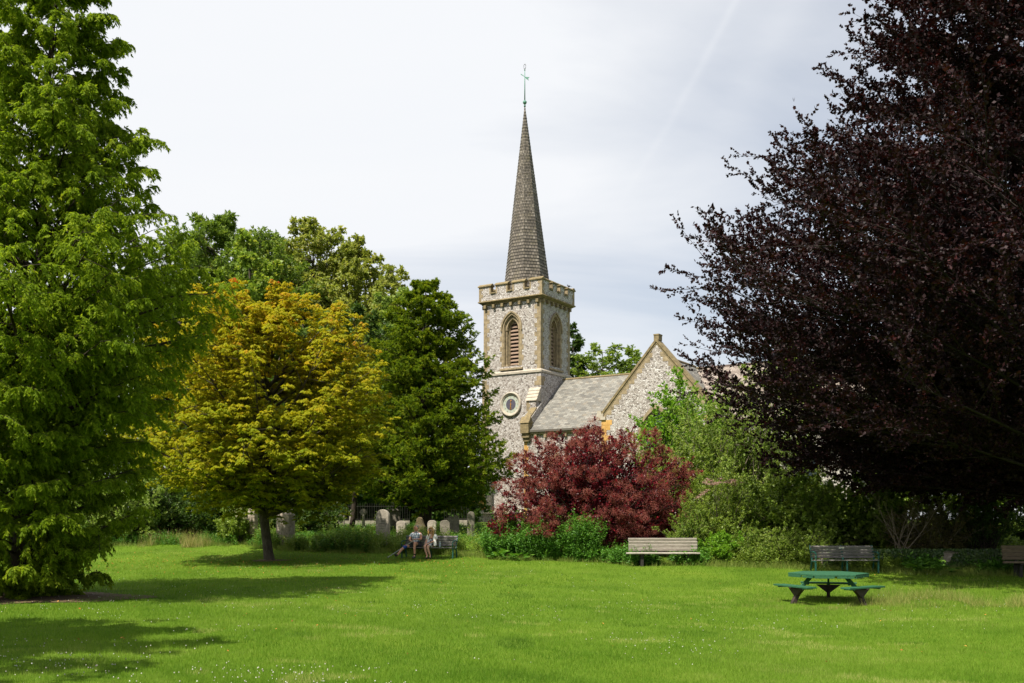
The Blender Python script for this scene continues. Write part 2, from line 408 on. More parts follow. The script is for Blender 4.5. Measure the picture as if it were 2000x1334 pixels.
def crown_primaries(base, H, prof, n, start=(0.1, .95), rise=.35, bend=(0, 0, .15), lean=(0, 0), inner=.35, off=(0, 0), noise=.16, zmin=None, stems=None, lump=.45):
    """limbs from the trunk to points spread over the crown's outline; prof = [(z, radius)] above the base"""
    z, r = map(np.array, zip(*prof)); zs = np.linspace(z[0], z[-1], 200); rs = np.interp(zs, z, r)
    w = np.cumsum(rs + .15 * rs.max()); w /= w[-1]
    u = (np.arange(n) + .5) / n; th = np.interp(u, w, zs) + rng.normal(0, (z[-1] - z[0]) / n * 2, n)
    th = np.clip(th, z[0], z[-1]); az = np.arange(n) * 2.39996 + rng.normal(0, .25, n)
    rad = np.interp(th, z, r) * (1 + rng.normal(0, noise, n))
    # lumps: outline swells and shrinks with direction and height
    rad *= 1 + lump * (.13 * np.sin(az * 3 + th * .9) + .08 * np.sin(az * 5 - th * 1.7)); rad = np.minimum(rad, np.interp(th, z, r) * 1.12)
    rad = np.where(rng.random(n) < inner, rad * rng.uniform(.4, .8, n), rad)
    T = np.stack([off[0] + np.cos(az) * rad + lean[0] * th / H, off[1] + np.sin(az) * rad + lean[1] * th / H, th], 1)
    sh = np.clip(th - rad * rise * rng.uniform(.7, 1.3, n), H * start[0], H * start[1])
    S = np.stack([lean[0] * sh / H, lean[1] * sh / H, sh], 1)
    if stems is not None: S = stems[rng.integers(0, len(stems), n)] + rng.normal(0, .05, (n, 3)) * [1, 1, 0]
    V = T - S; Ln = np.linalg.norm(V, axis=1); Bd = np.broadcast_to(np.array(bend, float), (n, 3)) + rng.normal(0, .05, (n, 3))
    D = V / Ln[:, None] - Bd
    return [S + np.array(base), D, Ln, Bd]
def tubes(Bs, name, mat, parent=None):
    """Bs: list of (branches, K points, sides, r0(L), r1)"""
    VV = []; FF = []; b = 0
    for B, K, s, k0, r1 in Bs:
        n = len(B[0])
        if n == 0: continue
        t = np.broadcast_to(np.linspace(0, 1, K), (n, K)); P = on_curve(B, t); T = tan_curve(B, t)
        h = nrm(np.cross(T, UP) + 1e-4); v = np.cross(h, T)
        r = (k0 * B[2][:, None]) * (1 - t) + r1 * t
        a = np.arange(s) * 2 * np.pi / s
        V = P[:, :, None] + (h[:, :, None] * np.cos(a)[None, None, :, None] + v[:, :, None] * np.sin(a)[None, None, :, None]) * r[..., None, None]
        VV.append(V.reshape(-1, 3)); i = np.arange(n)[:, None, None] * K * s; j = np.arange(K - 1)[None, :, None] * s; q = np.arange(s)[None, None]
        q2 = (q + 1) % s
        Fq = np.stack([i + j + q, i + j + q2, i + j + s + q2, i + j + s + q], -1).reshape(-1, 4) + b
        FF.append(Fq); b += n * K * s
    return np.concatenate(VV), np.concatenate(FF)
def trunk_geo(pts, rad, s=12, rough=.06):
    V = []; K = len(pts)
    for i, (p, r) in enumerate(zip(pts, rad)):
        a = np.arange(s) * 2 * np.pi / s; rr = r * (1 + rng.normal(0, rough, s))
        V.append(np.stack([p[0] + rr * np.cos(a), p[1] + rr * np.sin(a), np.full(s, p[2])], 1))
    F_ = [(i * s + j, i * s + (j + 1) % s, (i + 1) * s + (j + 1) % s, (i + 1) * s + j) for i in range(K - 1) for j in range(s)]
    return np.concatenate(V), np.array(F_)
def leaf_quads(P, D, Nn, ln, wd, shape=.45, fold=0):
    """one pointed 4-sided leaf each"""
    side = nrm(np.cross(D, Nn)); ln = ln[:, None]; wd = wd[:, None]
    mid = P + D * ln * shape - (np.cross(side, D) * ln * fold if fold else 0)
    V = np.stack([P, mid + side * wd / 2, P + D * ln, mid - side * wd / 2], 1).reshape(-1, 3)
    return V, np.arange(len(P) * 4).reshape(-1, 4)
def scatter_leaves(B, m, ln, wd, t0=.12, ang=.8, droop=.0, nz=1.0, jit=.3, flat=None, sway=.35, off=0.0, shape=.45):
    n = len(B[0]); t = rng.uniform(t0, 1.02, (n, m)); pos = on_curve(B, t); tan = tan_curve(B, t)
    h = nrm(np.cross(tan, UP) + 1e-4); v = np.cross(h, tan)
    if flat is None: phi = rng.uniform(0, 2 * np.pi, (n, m))
    else: phi = (rng.random((n, m)) < .5) * np.pi + rng.normal(0, flat, (n, m))
    lat = h * np.cos(phi)[..., None] + v * np.sin(phi)[..., None]
    a = ang + rng.normal(0, jit, (n, m))
    d = nrm(tan * np.cos(a)[..., None] + lat * np.sin(a)[..., None] - UP * droop)
    q = n * m; d = d.reshape(q, 3); P = pos.reshape(q, 3) + rng.normal(0, off, (q, 3)) if off else pos.reshape(q, 3)
    Nn = nrm(UP * nz + rng.normal(0, sway, (q, 3)) + d * .01)
    l = ln * rng.uniform(.6, 1.25, q); w = wd * rng.uniform(.7, 1.2, q)
    tint = np.repeat(rng.random(n), m) * .5 + rng.random(q) * .5
    return leaf_quads(P, d, Nn, l, w, shape) + (tint,)
def palmate(B, m, ln, wd, k=5, droop=.55, t0=.3):
    """hand-shaped drooping leaves of k leaflets"""
    n = len(B[0]); t = rng.uniform(t0, 1.0, (n, m)); pos = on_curve(B, t).reshape(-1, 3); tan = tan_curve(B, t).reshape(-1, 3)
    q = len(pos); az0 = rng.uniform(0, 2 * np.pi, q); dd = nrm(tan * .6 + np.stack([np.cos(az0), np.sin(az0), rng.uniform(-.1, .5, q)], 1))
    pos = pos + dd * ln * .7
    base = np.arctan2(dd[:, 1], dd[:, 0])[:, None] + np.linspace(-1.7, 1.7, k)[None] + rng.normal(0, .1, (q, k))
    dr = droop * rng.uniform(.6, 1.5, (q, 1)) + np.abs(np.linspace(-.2, .2, k))[None]
    d = nrm(np.stack([np.cos(base), np.sin(base), -dr], -1)).reshape(-1, 3)
    P = np.repeat(pos, k, 0); Nn = nrm(UP + rng.normal(0, .25, (q * k, 3)))
    l = np.repeat(rng.uniform(.7, 1.2, q), k) * ln * (1 - .35 * np.tile(np.abs(np.linspace(-1, 1, k)), q)); w = wd * np.repeat(rng.uniform(.75, 1.15, q), k)
    tint = np.repeat(np.repeat(rng.random(n), m) * .4 + rng.random(q) * .5, k) + rng.random(q * k) * .1
    return leaf_quads(P, d, Nn, l, w, .55) + (tint,)
def merge(parts):
    V = []; Fc = []; T = []; b = 0
    for v, f, t in parts:
        V.append(v); Fc.append(f + b); T.append(t); b += len(v)
    return np.concatenate(V), np.concatenate(Fc), np.concatenate(T)
def sub(B, m):
    return [x[m] for x in B]
def tree_obj(name, base, label, cat, trunk, woods, leaves, bark, leafm, group=None, extra=None, crown='crown'):
    """one tree: Empty > trunk, crown. geometry is given in world metres, stored round the base"""
    t = empty(name, tuple(base), 0, label, cat, group); o = np.array(base)
    V = []; Fc = []; b = 0
    for v, f in ([trunk] if trunk else []) + ([woods] if woods else []):
        V.append(v); Fc.append(f + b); b += len(v)
    if V: np_mesh('trunk' if trunk else 'stems', np.concatenate(V) - o, np.concatenate(Fc), bark, t, smooth=True)
    v, f, tint = leaves; np_mesh(crown, v - o, f, leafm, t, attr=tint)
    return t

def broad_tree(name, px, D, prof, label, leafm, bark='bark', n1=60, k2=12, k3=8, m=14, ll=.12, lw=.08, group=None, trunk_r=.3, cat='tree',
               flat2=None, up=.1, bend=(0, 0, -.08), ang=.9, r2=.34, r3=.34, base=None, off=(0, 0), inner=.3, noise=.09, droop=.2, leafkind='q', cut=None, start=(.12, .93), rise=.45, sway=.9, wood2=True, k=5, pb=(0, 0, .12)):
    x = PX(px, D); z = float(gz(x, D)) if base is None else base; b = (x, D, z); H = prof[-1][0]
    B1 = crown_primaries(b, H, prof, n1, start=start, rise=rise, bend=pb, inner=inner, off=off, noise=noise)
    B2 = split(B1, k2, .3, 1.0, ang, r2, flat=flat2, up=up, bend=bend, taper=.5)
    B3 = split(B2, k3, .15, 1.0, .75, r3, flat=flat2, up=up * .6, bend=bend, taper=.35, lmin=ll * 1.6)
    if leafkind == 'p': lv = palmate(B3, m, ll, lw, k=k, droop=droop)
    else: lv = scatter_leaves(B3, m, ll, lw, droop=droop, sway=sway, flat=flat2)
    K = 9; hs = np.linspace(0, H * .93, K)
    pts = [(x + off[0] * h / H + .1 * math.sin(h * .7), D + off[1] * h / H, z - .15 + h) for h in hs]
    rad = [trunk_r * (1.25 if i == 0 else 1) * (1 - .93 * h / (H * .93)) + .02 for i, h in enumerate(hs)]
    w = tubes([(B1, 7, 6, .018, .012)] + ([(B2, 4, 4, .012, .005)] if wood2 else []), '', None)
    return tree_obj(name, b, label, cat, trunk_geo(pts, rad), w, lv, M[bark], leafm, group)
def shrub(name, px, D, w, h, label, leafm, n1=40, k2=9, k3=6, m=12, ll=.08, lw=.05, cat='shrub', dep=None, bark='bark', group=None, low=.1, up=.25, droop=.15, prof=None, flat=None, nstem=7, ang=.7, extra=None, leafkind='q', sway=.9, noise=.15, r2=.4, r3=.4, base=None):
    x = PX(px, D); z = float(gz(x, D)) if base is None else base; b = (x, D, z)
    dep = dep or w
    P = prof or [(h * low, .75), (h * .35, 1.0), (h * .65, .9), (h * .88, .55), (h, .15)]
    P = [(a, r * w) for a, r in P]
    st = np.stack([rng.uniform(-.3, .3, nstem) * w, rng.uniform(-.3, .3, nstem) * dep, np.zeros(nstem)], 1)
    B1 = crown_primaries((0, 0, 0), h, P, n1, bend=(0, 0, -.1), inner=.45, stems=st, noise=noise)
    for i in (0, 1, 3): B1[i][:, 1] *= dep / w
    B1[0] += np.array(b)
    B2 = split(B1, k2, .3, 1.0, ang, r2, flat=flat, up=up, bend=(0, 0, -.08)); B3 = split(B2, k3, .15, 1, .7, r3, flat=flat, up=up, bend=(0, 0, -.08), lmin=ll * 1.5)
    g = B3[0][:, 2] > gz(B3[0][:, 0], B3[0][:, 1]) + .03; B3 = sub(B3, g)
    if leafkind == 'p': lv = palmate(B3, m, ll, lw, k=4, droop=droop)
    else: lv = scatter_leaves(B3, m, ll, lw, droop=droop, sway=sway)
    t = tree_obj(name, b, label, cat, None, tubes([(B1, 6, 5, .011, .006), (B2, 3, 3, .008, .003)], '', None), lv, M[bark], leafm, group, crown='foliage')
    return t, B2, B3
# ------------------------------------------------------------------ ground and lawn
def groundmat():
    m, nt, b, out = newmat('lawn_ground'); tc = nd(nt, 'ShaderNodeTexCoord'); v = tc.outputs['Object']
    a = nd(nt, 'ShaderNodeTexNoise', {'Vector': v, 'Scale': .45, 'Detail': 6, 'Roughness': .6})
    c = nd(nt, 'ShaderNodeTexNoise', {'Vector': v, 'Scale': 30, 'Detail': 5, 'Roughness': .7})
    col = ramp(nt, a.outputs['Fac'], [(.3, (.07, .13, .010)), (.55, (.11, .185, .016)), (.75, (.145, .205, .022))])
    col = mixc(nt, .7, col, ramp(nt, c.outputs['Fac'], [(.3, (.5, .5, .4)), (.7, (1.25, 1.25, 1.1))]), 'MULTIPLY')
    nt.links.new(col, b.inputs['Base Color']); b.inputs['Roughness'].default_value = .9; b.inputs['Specular IOR Level'].default_value = .1
    bump(nt, c.outputs['Fac'], .8, .03, b); return m
xs = np.concatenate([[-3000, -1000, -400, -200, -120, -80], np.arange(-60, 60.1, .75), [80, 120, 200, 400, 1000, 3000]])
ys = np.concatenate([[-1500, -400, -100, -40], np.arange(-20, 80.1, .5), [90, 110, 150, 250, 500, 1200, 4000]])
gx, gy = np.meshgrid(xs, ys); V = np.stack([gx, gy, gz(gx, gy)], -1).reshape(-1, 3); nx = len(xs); ny = len(ys)
i = (np.arange(ny - 1)[:, None] * nx + np.arange(nx - 1)[None]).ravel()
tag(np_mesh('ground', V, np.stack([i, i + 1, i + nx + 1, i + nx], 1), groundmat(), smooth=True), kind='structure')

EDGE = [(-60, 44), (150, 43.8), (480, 43.5), (560, 41.8), (760, 41), (900, 39.6), (960, 38.4), (1180, 36.2), (1230, 34.7), (1366, 34.4), (1400, 34.0), (1540, 33.4), (1750, 32.2), (2060, 31.2), (2600, 30)]
def edgeD(px): return np.interp(px, [e[0] for e in EDGE], [e[1] for e in EDGE])
def blades(P, h, w, lean, tint):
    n = len(P); az = rng.uniform(0, 2 * np.pi, n); s = np.stack([np.cos(az), np.sin(az), np.zeros(n)], 1)
    la = rng.uniform(0, 2 * np.pi, n); tip = P + np.stack([np.cos(la) * lean * h, np.sin(la) * lean * h, h * np.sqrt(np.maximum(1 - lean ** 2, .1))], 1)
    V = np.stack([P - s * (w / 2)[:, None], P + s * (w / 2)[:, None], tip], 1).reshape(-1, 3)
    return V, np.arange(3 * n).reshape(-1, 3), tint
def vnoise(x, y, s, seed):
    r = np.random.default_rng(seed); G = r.random((64, 64)); x = x / s; y = y / s
    xi = np.floor(x).astype(int); yi = np.floor(y).astype(int); fx = x - xi; fy = y - yi; fx = fx * fx * (3 - 2 * fx); fy = fy * fy * (3 - 2 * fy)
    g = lambda a, b: G[a % 64, b % 64]
    return (g(xi, yi) * (1 - fx) + g(xi + 1, yi) * fx) * (1 - fy) + (g(xi, yi + 1) * (1 - fx) + g(xi + 1, yi + 1) * fx) * fy
M['grass'] = leafmat('lawn_grass', [(0.0, (.055, .13, .010)), (.35, (.108, .22, .016)), (.7, (.18, .295, .03)), (1.0, (.36, .39, .12))], .42, .65, .12)
def lawn(n):
    u = rng.random(n); D = 9.2 / (1 - u * (1 - 9.2 / 45.0)); D = np.where(rng.random(n) < .35, rng.uniform(9.2, 45, n), D)
    px = rng.uniform(-130, 2130, n); x = PX(px, D); k = D < edgeD(px) + .4
    # trunk rings stay bare
    for bx, bd, rr in ((PX(527, 38), 38, .45), (-10.9, 22, 2.0)): k &= np.hypot(x - bx, (D - bd)) > rr * rng.uniform(.8, 1.3, n)
    x = x[k]; D = D[k]; n = len(x)
    h = (.035 + .022 * rng.random(n) + .03 * vnoise(x, D, .5, 3) ** 2) * (1 + .006 * D); w = .0045 * (D / 11) ** .85 * rng.uniform(.7, 1.3, n)
    t = .30 * vnoise(x, D, 1.3, 1) + .30 * vnoise(x, D, 4.2, 12) + .25 * vnoise(x, D, .25, 2) + .34 * rng.random(n) - .10
    dk = vnoise(x, D, 1.1, 9); t = np.where(dk > .86, t - .3, t); wr = vnoise(x, D, 2.3, 17) * vnoise(x, D, .6, 18); t = np.where((wr > .55) & (rng.random(n) < .5), 1.0, t)
    return blades(np.stack([x, D, gz(x, D) - .004], 1), h, w, rng.uniform(0, .75, n), np.clip(t, 0, 1))
v, f, t = lawn(NGRASS)
tag(np_mesh('lawn_grass', v, f, M['grass'], attr=t), 'short bright green mown grass covering the whole lawn', 'grass', kind='stuff')

# longer dry grass: round the table, under the dark beech, along the left border
M['hay'] = leafmat('dry_grass', [(0, (.11, .19, .025)), (.4, (.22, .26, .055)), (.75, (.38, .33, .12)), (1, (.48, .38, .20))], .3, .6, .2)
def tufts(name, n, region, hmin, hmax, label, mat='hay', w=.006, tmin=0, tmax=1, seedn=.5, thr=.45):
    px, D = region(n); x = PX(px, D); nn = vnoise(x, D, seedn, 21); k = nn > thr; x = x[k]; D = D[k]; nn = nn[k]; m = len(x)
    h = rng.uniform(hmin, hmax, m) * (.5 + nn * .7)
    v = blades(np.stack([x, D, gz(x, D)], 1), h, w * rng.uniform(.7, 1.3, m), rng.uniform(.1, .7, m), rng.uniform(tmin, tmax, m))
    tag(np_mesh(name, v[0], v[1], M[mat], attr=v[2]), label, 'grass', kind='stuff')
tufts('dry_grass', 11000, lambda n: (rng.normal(1650, 95, n), rng.normal(24.0, 1.0, n)), .05, .12, 'yellowish worn grass round the green picnic table', thr=.42, tmax=.6)
tufts('long_dry_grass', 15000, lambda n: (lambda p: (p, 23.6 - .0016 * (p - 1700) + rng.normal(0, .35, n) + np.abs(rng.normal(0, 1.6, n))))(rng.uniform(1690, 2150, n) + rng.normal(0, 25, n)), .10, .34, 'straw coloured long grass at the edge of the dark tree\'s shade', thr=.5, seedn=.55, tmin=0, tmax=.75)
tufts('brown_grass_border', 3600, lambda n: (rng.normal(345, 32, n), rng.uniform(42.8, 44.6, n)), .2, .8, 'tall seeding grass with pinkish brown tops at the left lawn edge', w=.012, tmin=.15)
tufts('border_grass', 60000, lambda n: (lambda p: (p, edgeD(p) + rng.normal(.35, .35, n)))(rng.uniform(180, 2100, n)), .08, .30, 'unmown grass fringe where the lawn meets the planting', w=.012, thr=.3, tmax=.45)
# clover and daisies
M['petal'] = leafmat('white_petal', [(0, (.42, .36, .34)), (.6, (.62, .60, .54)), (1, (.75, .74, .70))], .2, .6, .2)
def flowers(n):
    px = rng.uniform(-80, 2080, n); u = rng.random(n); D = 10 / (1 - u * (1 - 10 / 36)); x = PX(px, D)
    k = (vnoise(x, D, 2.2, 5) + .3 * rng.random(n) > .66) & (D < edgeD(px) - .3) & (vnoise(x, D, .45, 6) > .42); x = x[k]; D = D[k]; m = len(x)
    V = []; c = np.stack([x, D, gz(x, D) + .052 + .02 * rng.random(m)], 1); r = rng.uniform(.005, .0105, m)
    a = np.arange(4) * np.pi / 2
    tops = c[:, None] + np.stack([np.cos(a), np.sin(a), a * 0], 1)[None] * r[:, None, None]
    up = c + UP * r[:, None] * 1.1; dn = c - UP * r[:, None]
    V = np.concatenate([tops, up[:, None], dn[:, None]], 1).reshape(-1, 3); b = np.arange(m)[:, None, None] * 6
    q = np.array([[0, 1, 4], [1, 2, 4], [2, 3, 4], [3, 0, 4], [1, 0, 5], [2, 1, 5], [3, 2, 5], [0, 3, 5]])
    return V, (b + q[None]).reshape(-1, 3), np.repeat(rng.random(m), 8)
v, f, t = flowers(NFLOW)
tag(np_mesh('clover_flowers', v, f, M['petal'], attr=t), 'tiny white clover and daisy heads scattered over the lawn', 'flowers', kind='stuff')
M['fallen'] = leafmat('fallen_leaf', [(0, (.18, .05, .02)), (.5, (.42, .13, .03)), (1, (.5, .26, .05))], .1, .7, .2)
def fallen(n):
    x = np.concatenate([PX(rng.uniform(200, 950, n), 38) , rng.uniform(-11, 12, n // 12)]); D = np.concatenate([rng.normal(36.5, 3.6, n), rng.uniform(13, 32, n // 12)])
    k = (D < 43) & (D > 12); x = x[k]; D = D[k]; m = len(x); az = rng.uniform(0, 6.28, m); d = nrm(np.stack([np.cos(az), np.sin(az), rng.uniform(.0, .6, m)], 1))
    v, f = leaf_quads(np.stack([x, D, gz(x, D) + .045], 1), d, nrm(UP + rng.normal(0, .4, (m, 3))), rng.uniform(.025, .06, m), rng.uniform(.015, .035, m)); return v, f, rng.random(m)
v, f, t = fallen(1500)
tag(np_mesh('fallen_leaves', v, f, M['fallen'], attr=t), 'orange brown fallen leaves on the lawn under the yellow tree', 'leaves', kind='stuff')
# bare litter rings round the two trunks
def disc(name, x, y, rx, ry, mat, lab):
    n = 40; a = np.arange(n) * 2 * np.pi / n; rr = 1 + .12 * np.sin(a * 3 + 1) + .08 * np.sin(a * 7); V = []
    for s in np.linspace(.02, 1, 8):
        X = x + np.cos(a) * rx * rr * s; Y = y + np.sin(a) * ry * rr * s; V.append(np.stack([X, Y, gz(X, Y) + .012 + .03 * (1 - s)], 1))
    Fq = [(i * n + j, i * n + (j + 1) % n, (i + 1) * n + (j + 1) % n, (i + 1) * n + j) for i in range(7) for j in range(n)]
    tag(np_mesh(name, np.concatenate(V), np.array(Fq), mat, smooth=True), kind='structure')
disc('bare_soil', PX(527, 38), 38, .75, .55, M['soil'], '')
disc('leaf_litter_ground', -10.9, 22, 2.5, 2.0, M['soil'], '')
# ------------------------------------------------------------------ flint church with spire
CH = empty('church', (2.016, 70, 0), R(-32), 'flint church with stone-dressed battlemented tower, tall shingled spire and slate roofs', 'church')
def arch(cx, a, z0, zs, ap, n=14):
    """pointed arch outline (a, z): bottom left, up, over, bottom right"""
    h = ap - zs; Rr = (a * a + h * h) / (2 * a); th = math.asin(min(1, h / Rr)); P = [(cx - a, z0)]
    for i in range(n + 1):
        t = th * i / n; P.append((cx - a + Rr - Rr * math.cos(t), zs + Rr * math.sin(t)))
    for i in range(n - 1, -1, -1):
        t = th * i / n; P.append((cx + a - Rr + Rr * math.cos(t), zs + Rr * math.sin(t)))
    P.append((cx + a, z0)); return P
FR = lambda y0: (lambda p: (p[0], y0 + p[1], p[2]))             # face looking at -y
RT = lambda x0: (lambda p: (x0 - p[1], p[0], p[2]))             # face looking at +x
BK = lambda y0: (lambda p: (p[0], y0 - p[1], p[2]))
LF = lambda x0: (lambda p: (x0 + p[1], p[0], p[2]))
TW, TD = 4.8, 4.27
WZ0, WZS, WAP = 13.3, 16.0, 17.05
w = MB()
# belfry stage with openings
for T, a0, a1, cxx in ((FR(0), -TW, 0, -2.4), (RT(0), 0, TD, 2.13), (BK(TD), -TW, 0, -2.4), (LF(-TW), 0, TD, 2.13)):
    w.T = T; w.wall([(a0, 12.8), (a1, 12.8), (a1, 18.2), (a0, 18.2)], [arch(cxx, .72, WZ0, WZS, WAP)], 0, .28)
w.T = None
w.box(-TW - .08, .08, -.08, TD + .08, 1.5, 12.78)
# corner buttresses
w.box(-5.1, -4.0, -1.3, -.05, 1.5, 6.4)
w.prism([(-5.1, 6.4), (-4.0, 6.4), (-4.0, 6.45), (-5.1, 6.45)], -1.3, -.05)
w.box(-.78, -.02, -.62, -.06, 1.5, 10.72)
w.build('tower_wall', M['flint'], CH)
# parapet
w = MB(); cop = MB(); st = MB()
def parapet(T, a0, a1, k):
    cw = .42; mw = ((a1 - a0) - (k - 1) * cw) / k
    w.T = T; cop.T = T; st.T = T
    w.box(a0 + .002, a1 - .002, .001, .36, 18.14, 18.62)
    for i in range(k):
        s = a0 + i * (mw + cw); e = s + mw
        w.box(s + (.12 if i else 0.002), e - (.12 if i < k - 1 else .002), .001, .36, 18.62, 19.17)
        for q, ok in ((s, i > 0), (e - .12, i < k - 1)):
            if ok:
                for j in range(2): st.box(q - .0, q + .12, -.004, .364, 18.60 + j * .285, 18.60 + j * .285 + .28)
        cop.prism2(s - .07, e + .07, 19.17, .23)
        if i < k - 1: cop.prism2(e + .0, e + cw - .0, 18.62, .15)
def prism2(self, a0, a1, z, h):
    v = []
    for a in (a0, a1): v += [(a, -.08, z), (a, -.08, z + .07), (a, .18, z + h), (a, .44, z + .07), (a, .44, z)]
    self.add(v, [(0, 1, 2, 3, 4), (9, 8, 7, 6, 5)] + [(i, i + 5, (i + 1) % 5 + 5, (i + 1) % 5) for i in range(5)])
MB.prism2 = prism2
parapet(FR(-.25), -TW - .25, .25, 4); parapet(RT(.25), -.25 + .37, TD + .25 - .37, 4)
parapet(BK(TD + .25), -TW - .25, .25, 4); parapet(LF(-TW - .25), -.25 + .37, TD + .25 - .37, 4)
w.T = None; st.T = None
pw = w.build('parapet', M['flint'], CH)
cop.T = None; cop.build('coping', M['stone_dark'], pw)
for (x, y) in ((.25, -.25), (-TW - .25, -.25), (.25, TD + .25), (-TW - .25, TD + .25)):
    sx = -1 if x > 0 else 1; sy = 1 if y < 1 else -1
    for j in range(4):
        la, lb = ((.34, .2) if j % 2 else (.2, .34)); z = 18.16 + j * .25
        st.box(min(x - sx * .005, x + sx * la), max(x - sx * .005, x + sx * la), min(y - sy * .005, y + sy * lb), max(y - sy * .005, y + sy * lb), z, z + .245)
st.build_each('merlon_edging', M['stone'], pw)
# cornice, corbels, string course, plinth
s = MB()
def band(s, o, z0, z1, x0=-TW, x1=0, y0=0, y1=TD, o2=None):
    o2 = o if o2 is None else o2
    lo = [(x0 - o, y0 - o, z0), (x1 + o, y0 - o, z0), (x1 + o, y1 + o, z0), (x0 - o, y1 + o, z0)]
    hi = [(x0 - o2, y0 - o2, z1), (x1 + o2, y0 - o2, z1), (x1 + o2, y1 + o2, z1), (x0 - o2, y1 + o2, z1)]
    s.add(lo + hi, [(3, 2, 1, 0), (4, 5, 6, 7), (0, 1, 5, 4), (1, 2, 6, 5), (2, 3, 7, 6), (3, 0, 4, 7)])
band(s, .10, 17.86, 17.93); band(s, .12, 17.93, 18.06, o2=.33); band(s, .33, 18.06, 18.14, o2=.30)
for i in range(7):
    a = -TW + .2 + i * (TW - .4) / 6; s.box(a - .1, a + .1, -.2, .02, 17.62, 17.86); s.box(a - .08, a + .08, TD - .02, TD + .2, 17.62, 17.86)
    a = .2 + i * (TD - .4) / 6; s.box(-.02, .2, a - .1, a + .1, 17.62, 17.86); s.box(-TW - .2, -TW + .02, a - .1, a + .1, 17.62, 17.86)
s.build('cornice', M['stone_dark'], CH)
s = MB(); band(s, .16, 12.70, 12.82); band(s, .17, 12.82, 12.95, o2=.03); s.build('string_course', M['stone_pale'], CH)
s = MB(); band(s, .20, 2.72, 2.84, o2=.20); band(s, .20, 2.84, 2.98, o2=.09)
band(s, .12, 2.73, 2.96, x0=-5.1, x1=-4.0, y0=-1.3, y1=-.1, o2=.02); s.build('plinth_course', M['stone_pale'], CH)
s = MB(); band(s, .005, 1.6, 6.4, x0=-5.1, x1=-4.72, y0=-1.3, y1=-1.0); 
for j in range(16):
    z = 2.98 + j * .3
    if z > 6.2: break
    ww = .42 if j % 2 else .28; s.box(-4.0 - ww, -3.992, -1.31, -1.0 - .1 * (j % 2), z, z + .292)
s.build_each('buttress_dressing', M['stone_ochre'], CH)
# quoins
s = MB()
for j in range(15):
    z = 12.96 + j * .325; wa, wb = (.5, .3) if j % 2 else (.3, .5)
    if z + .3 > 17.86: break
    s.box(-wa, .008, -.008, wb, z, z + .315); s.box(-TW - .008, -TW + wa, -.008, wb, z, z + .315); s.box(-wb, .008, TD - wa, TD + .008, z, z + .315)
for j in range(40):
    z = 2.99 + j * .325; wa, wb = (.5, .32) if j % 2 else (.32, .5)
    if z + .3 > 12.7: break
    s.box(-TW - .088, -TW + wa, -.088, wb, z, z + .315); s.box(-wb, .088, TD - wa, TD + .088, z, z + .315)
    if z > 11.5: s.box(-wa + .04, .088, -.088, wb, z, z + .315)
for j in range(3):
    z = 9.9 + j * .27; ww = .3 if j % 2 else .2; s.box(-.79, -.78 + ww, -.628, -.5, z, z + .262)
s.build_each('quoin', M['stone'], CH)
# stepped weathering of the buttress beside the nave
s = MB()
for j in range(4):
    z = 10.62 + j * .25; y1 = -.70 + j * .15
    s.add([(-.85, y1, z), (.06, y1, z), (-.85, y1, z + .05), (.06, y1, z + .05), (-.85, -.06, z), (.06, -.06, z), (-.85, y1 + .19, z + .27), (.06, y1 + .19, z + .27), (-.85, -.06, z + .27), (.06, -.06, z + .27)],
          [(0, 1, 3, 2), (2, 3, 7, 6), (6, 7, 9, 8), (4, 8, 9, 5), (0, 2, 6, 8, 4), (1, 5, 9, 7, 3), (0, 4, 5, 1)])
s.build('buttress_weathering', M['stone_pale'], CH)
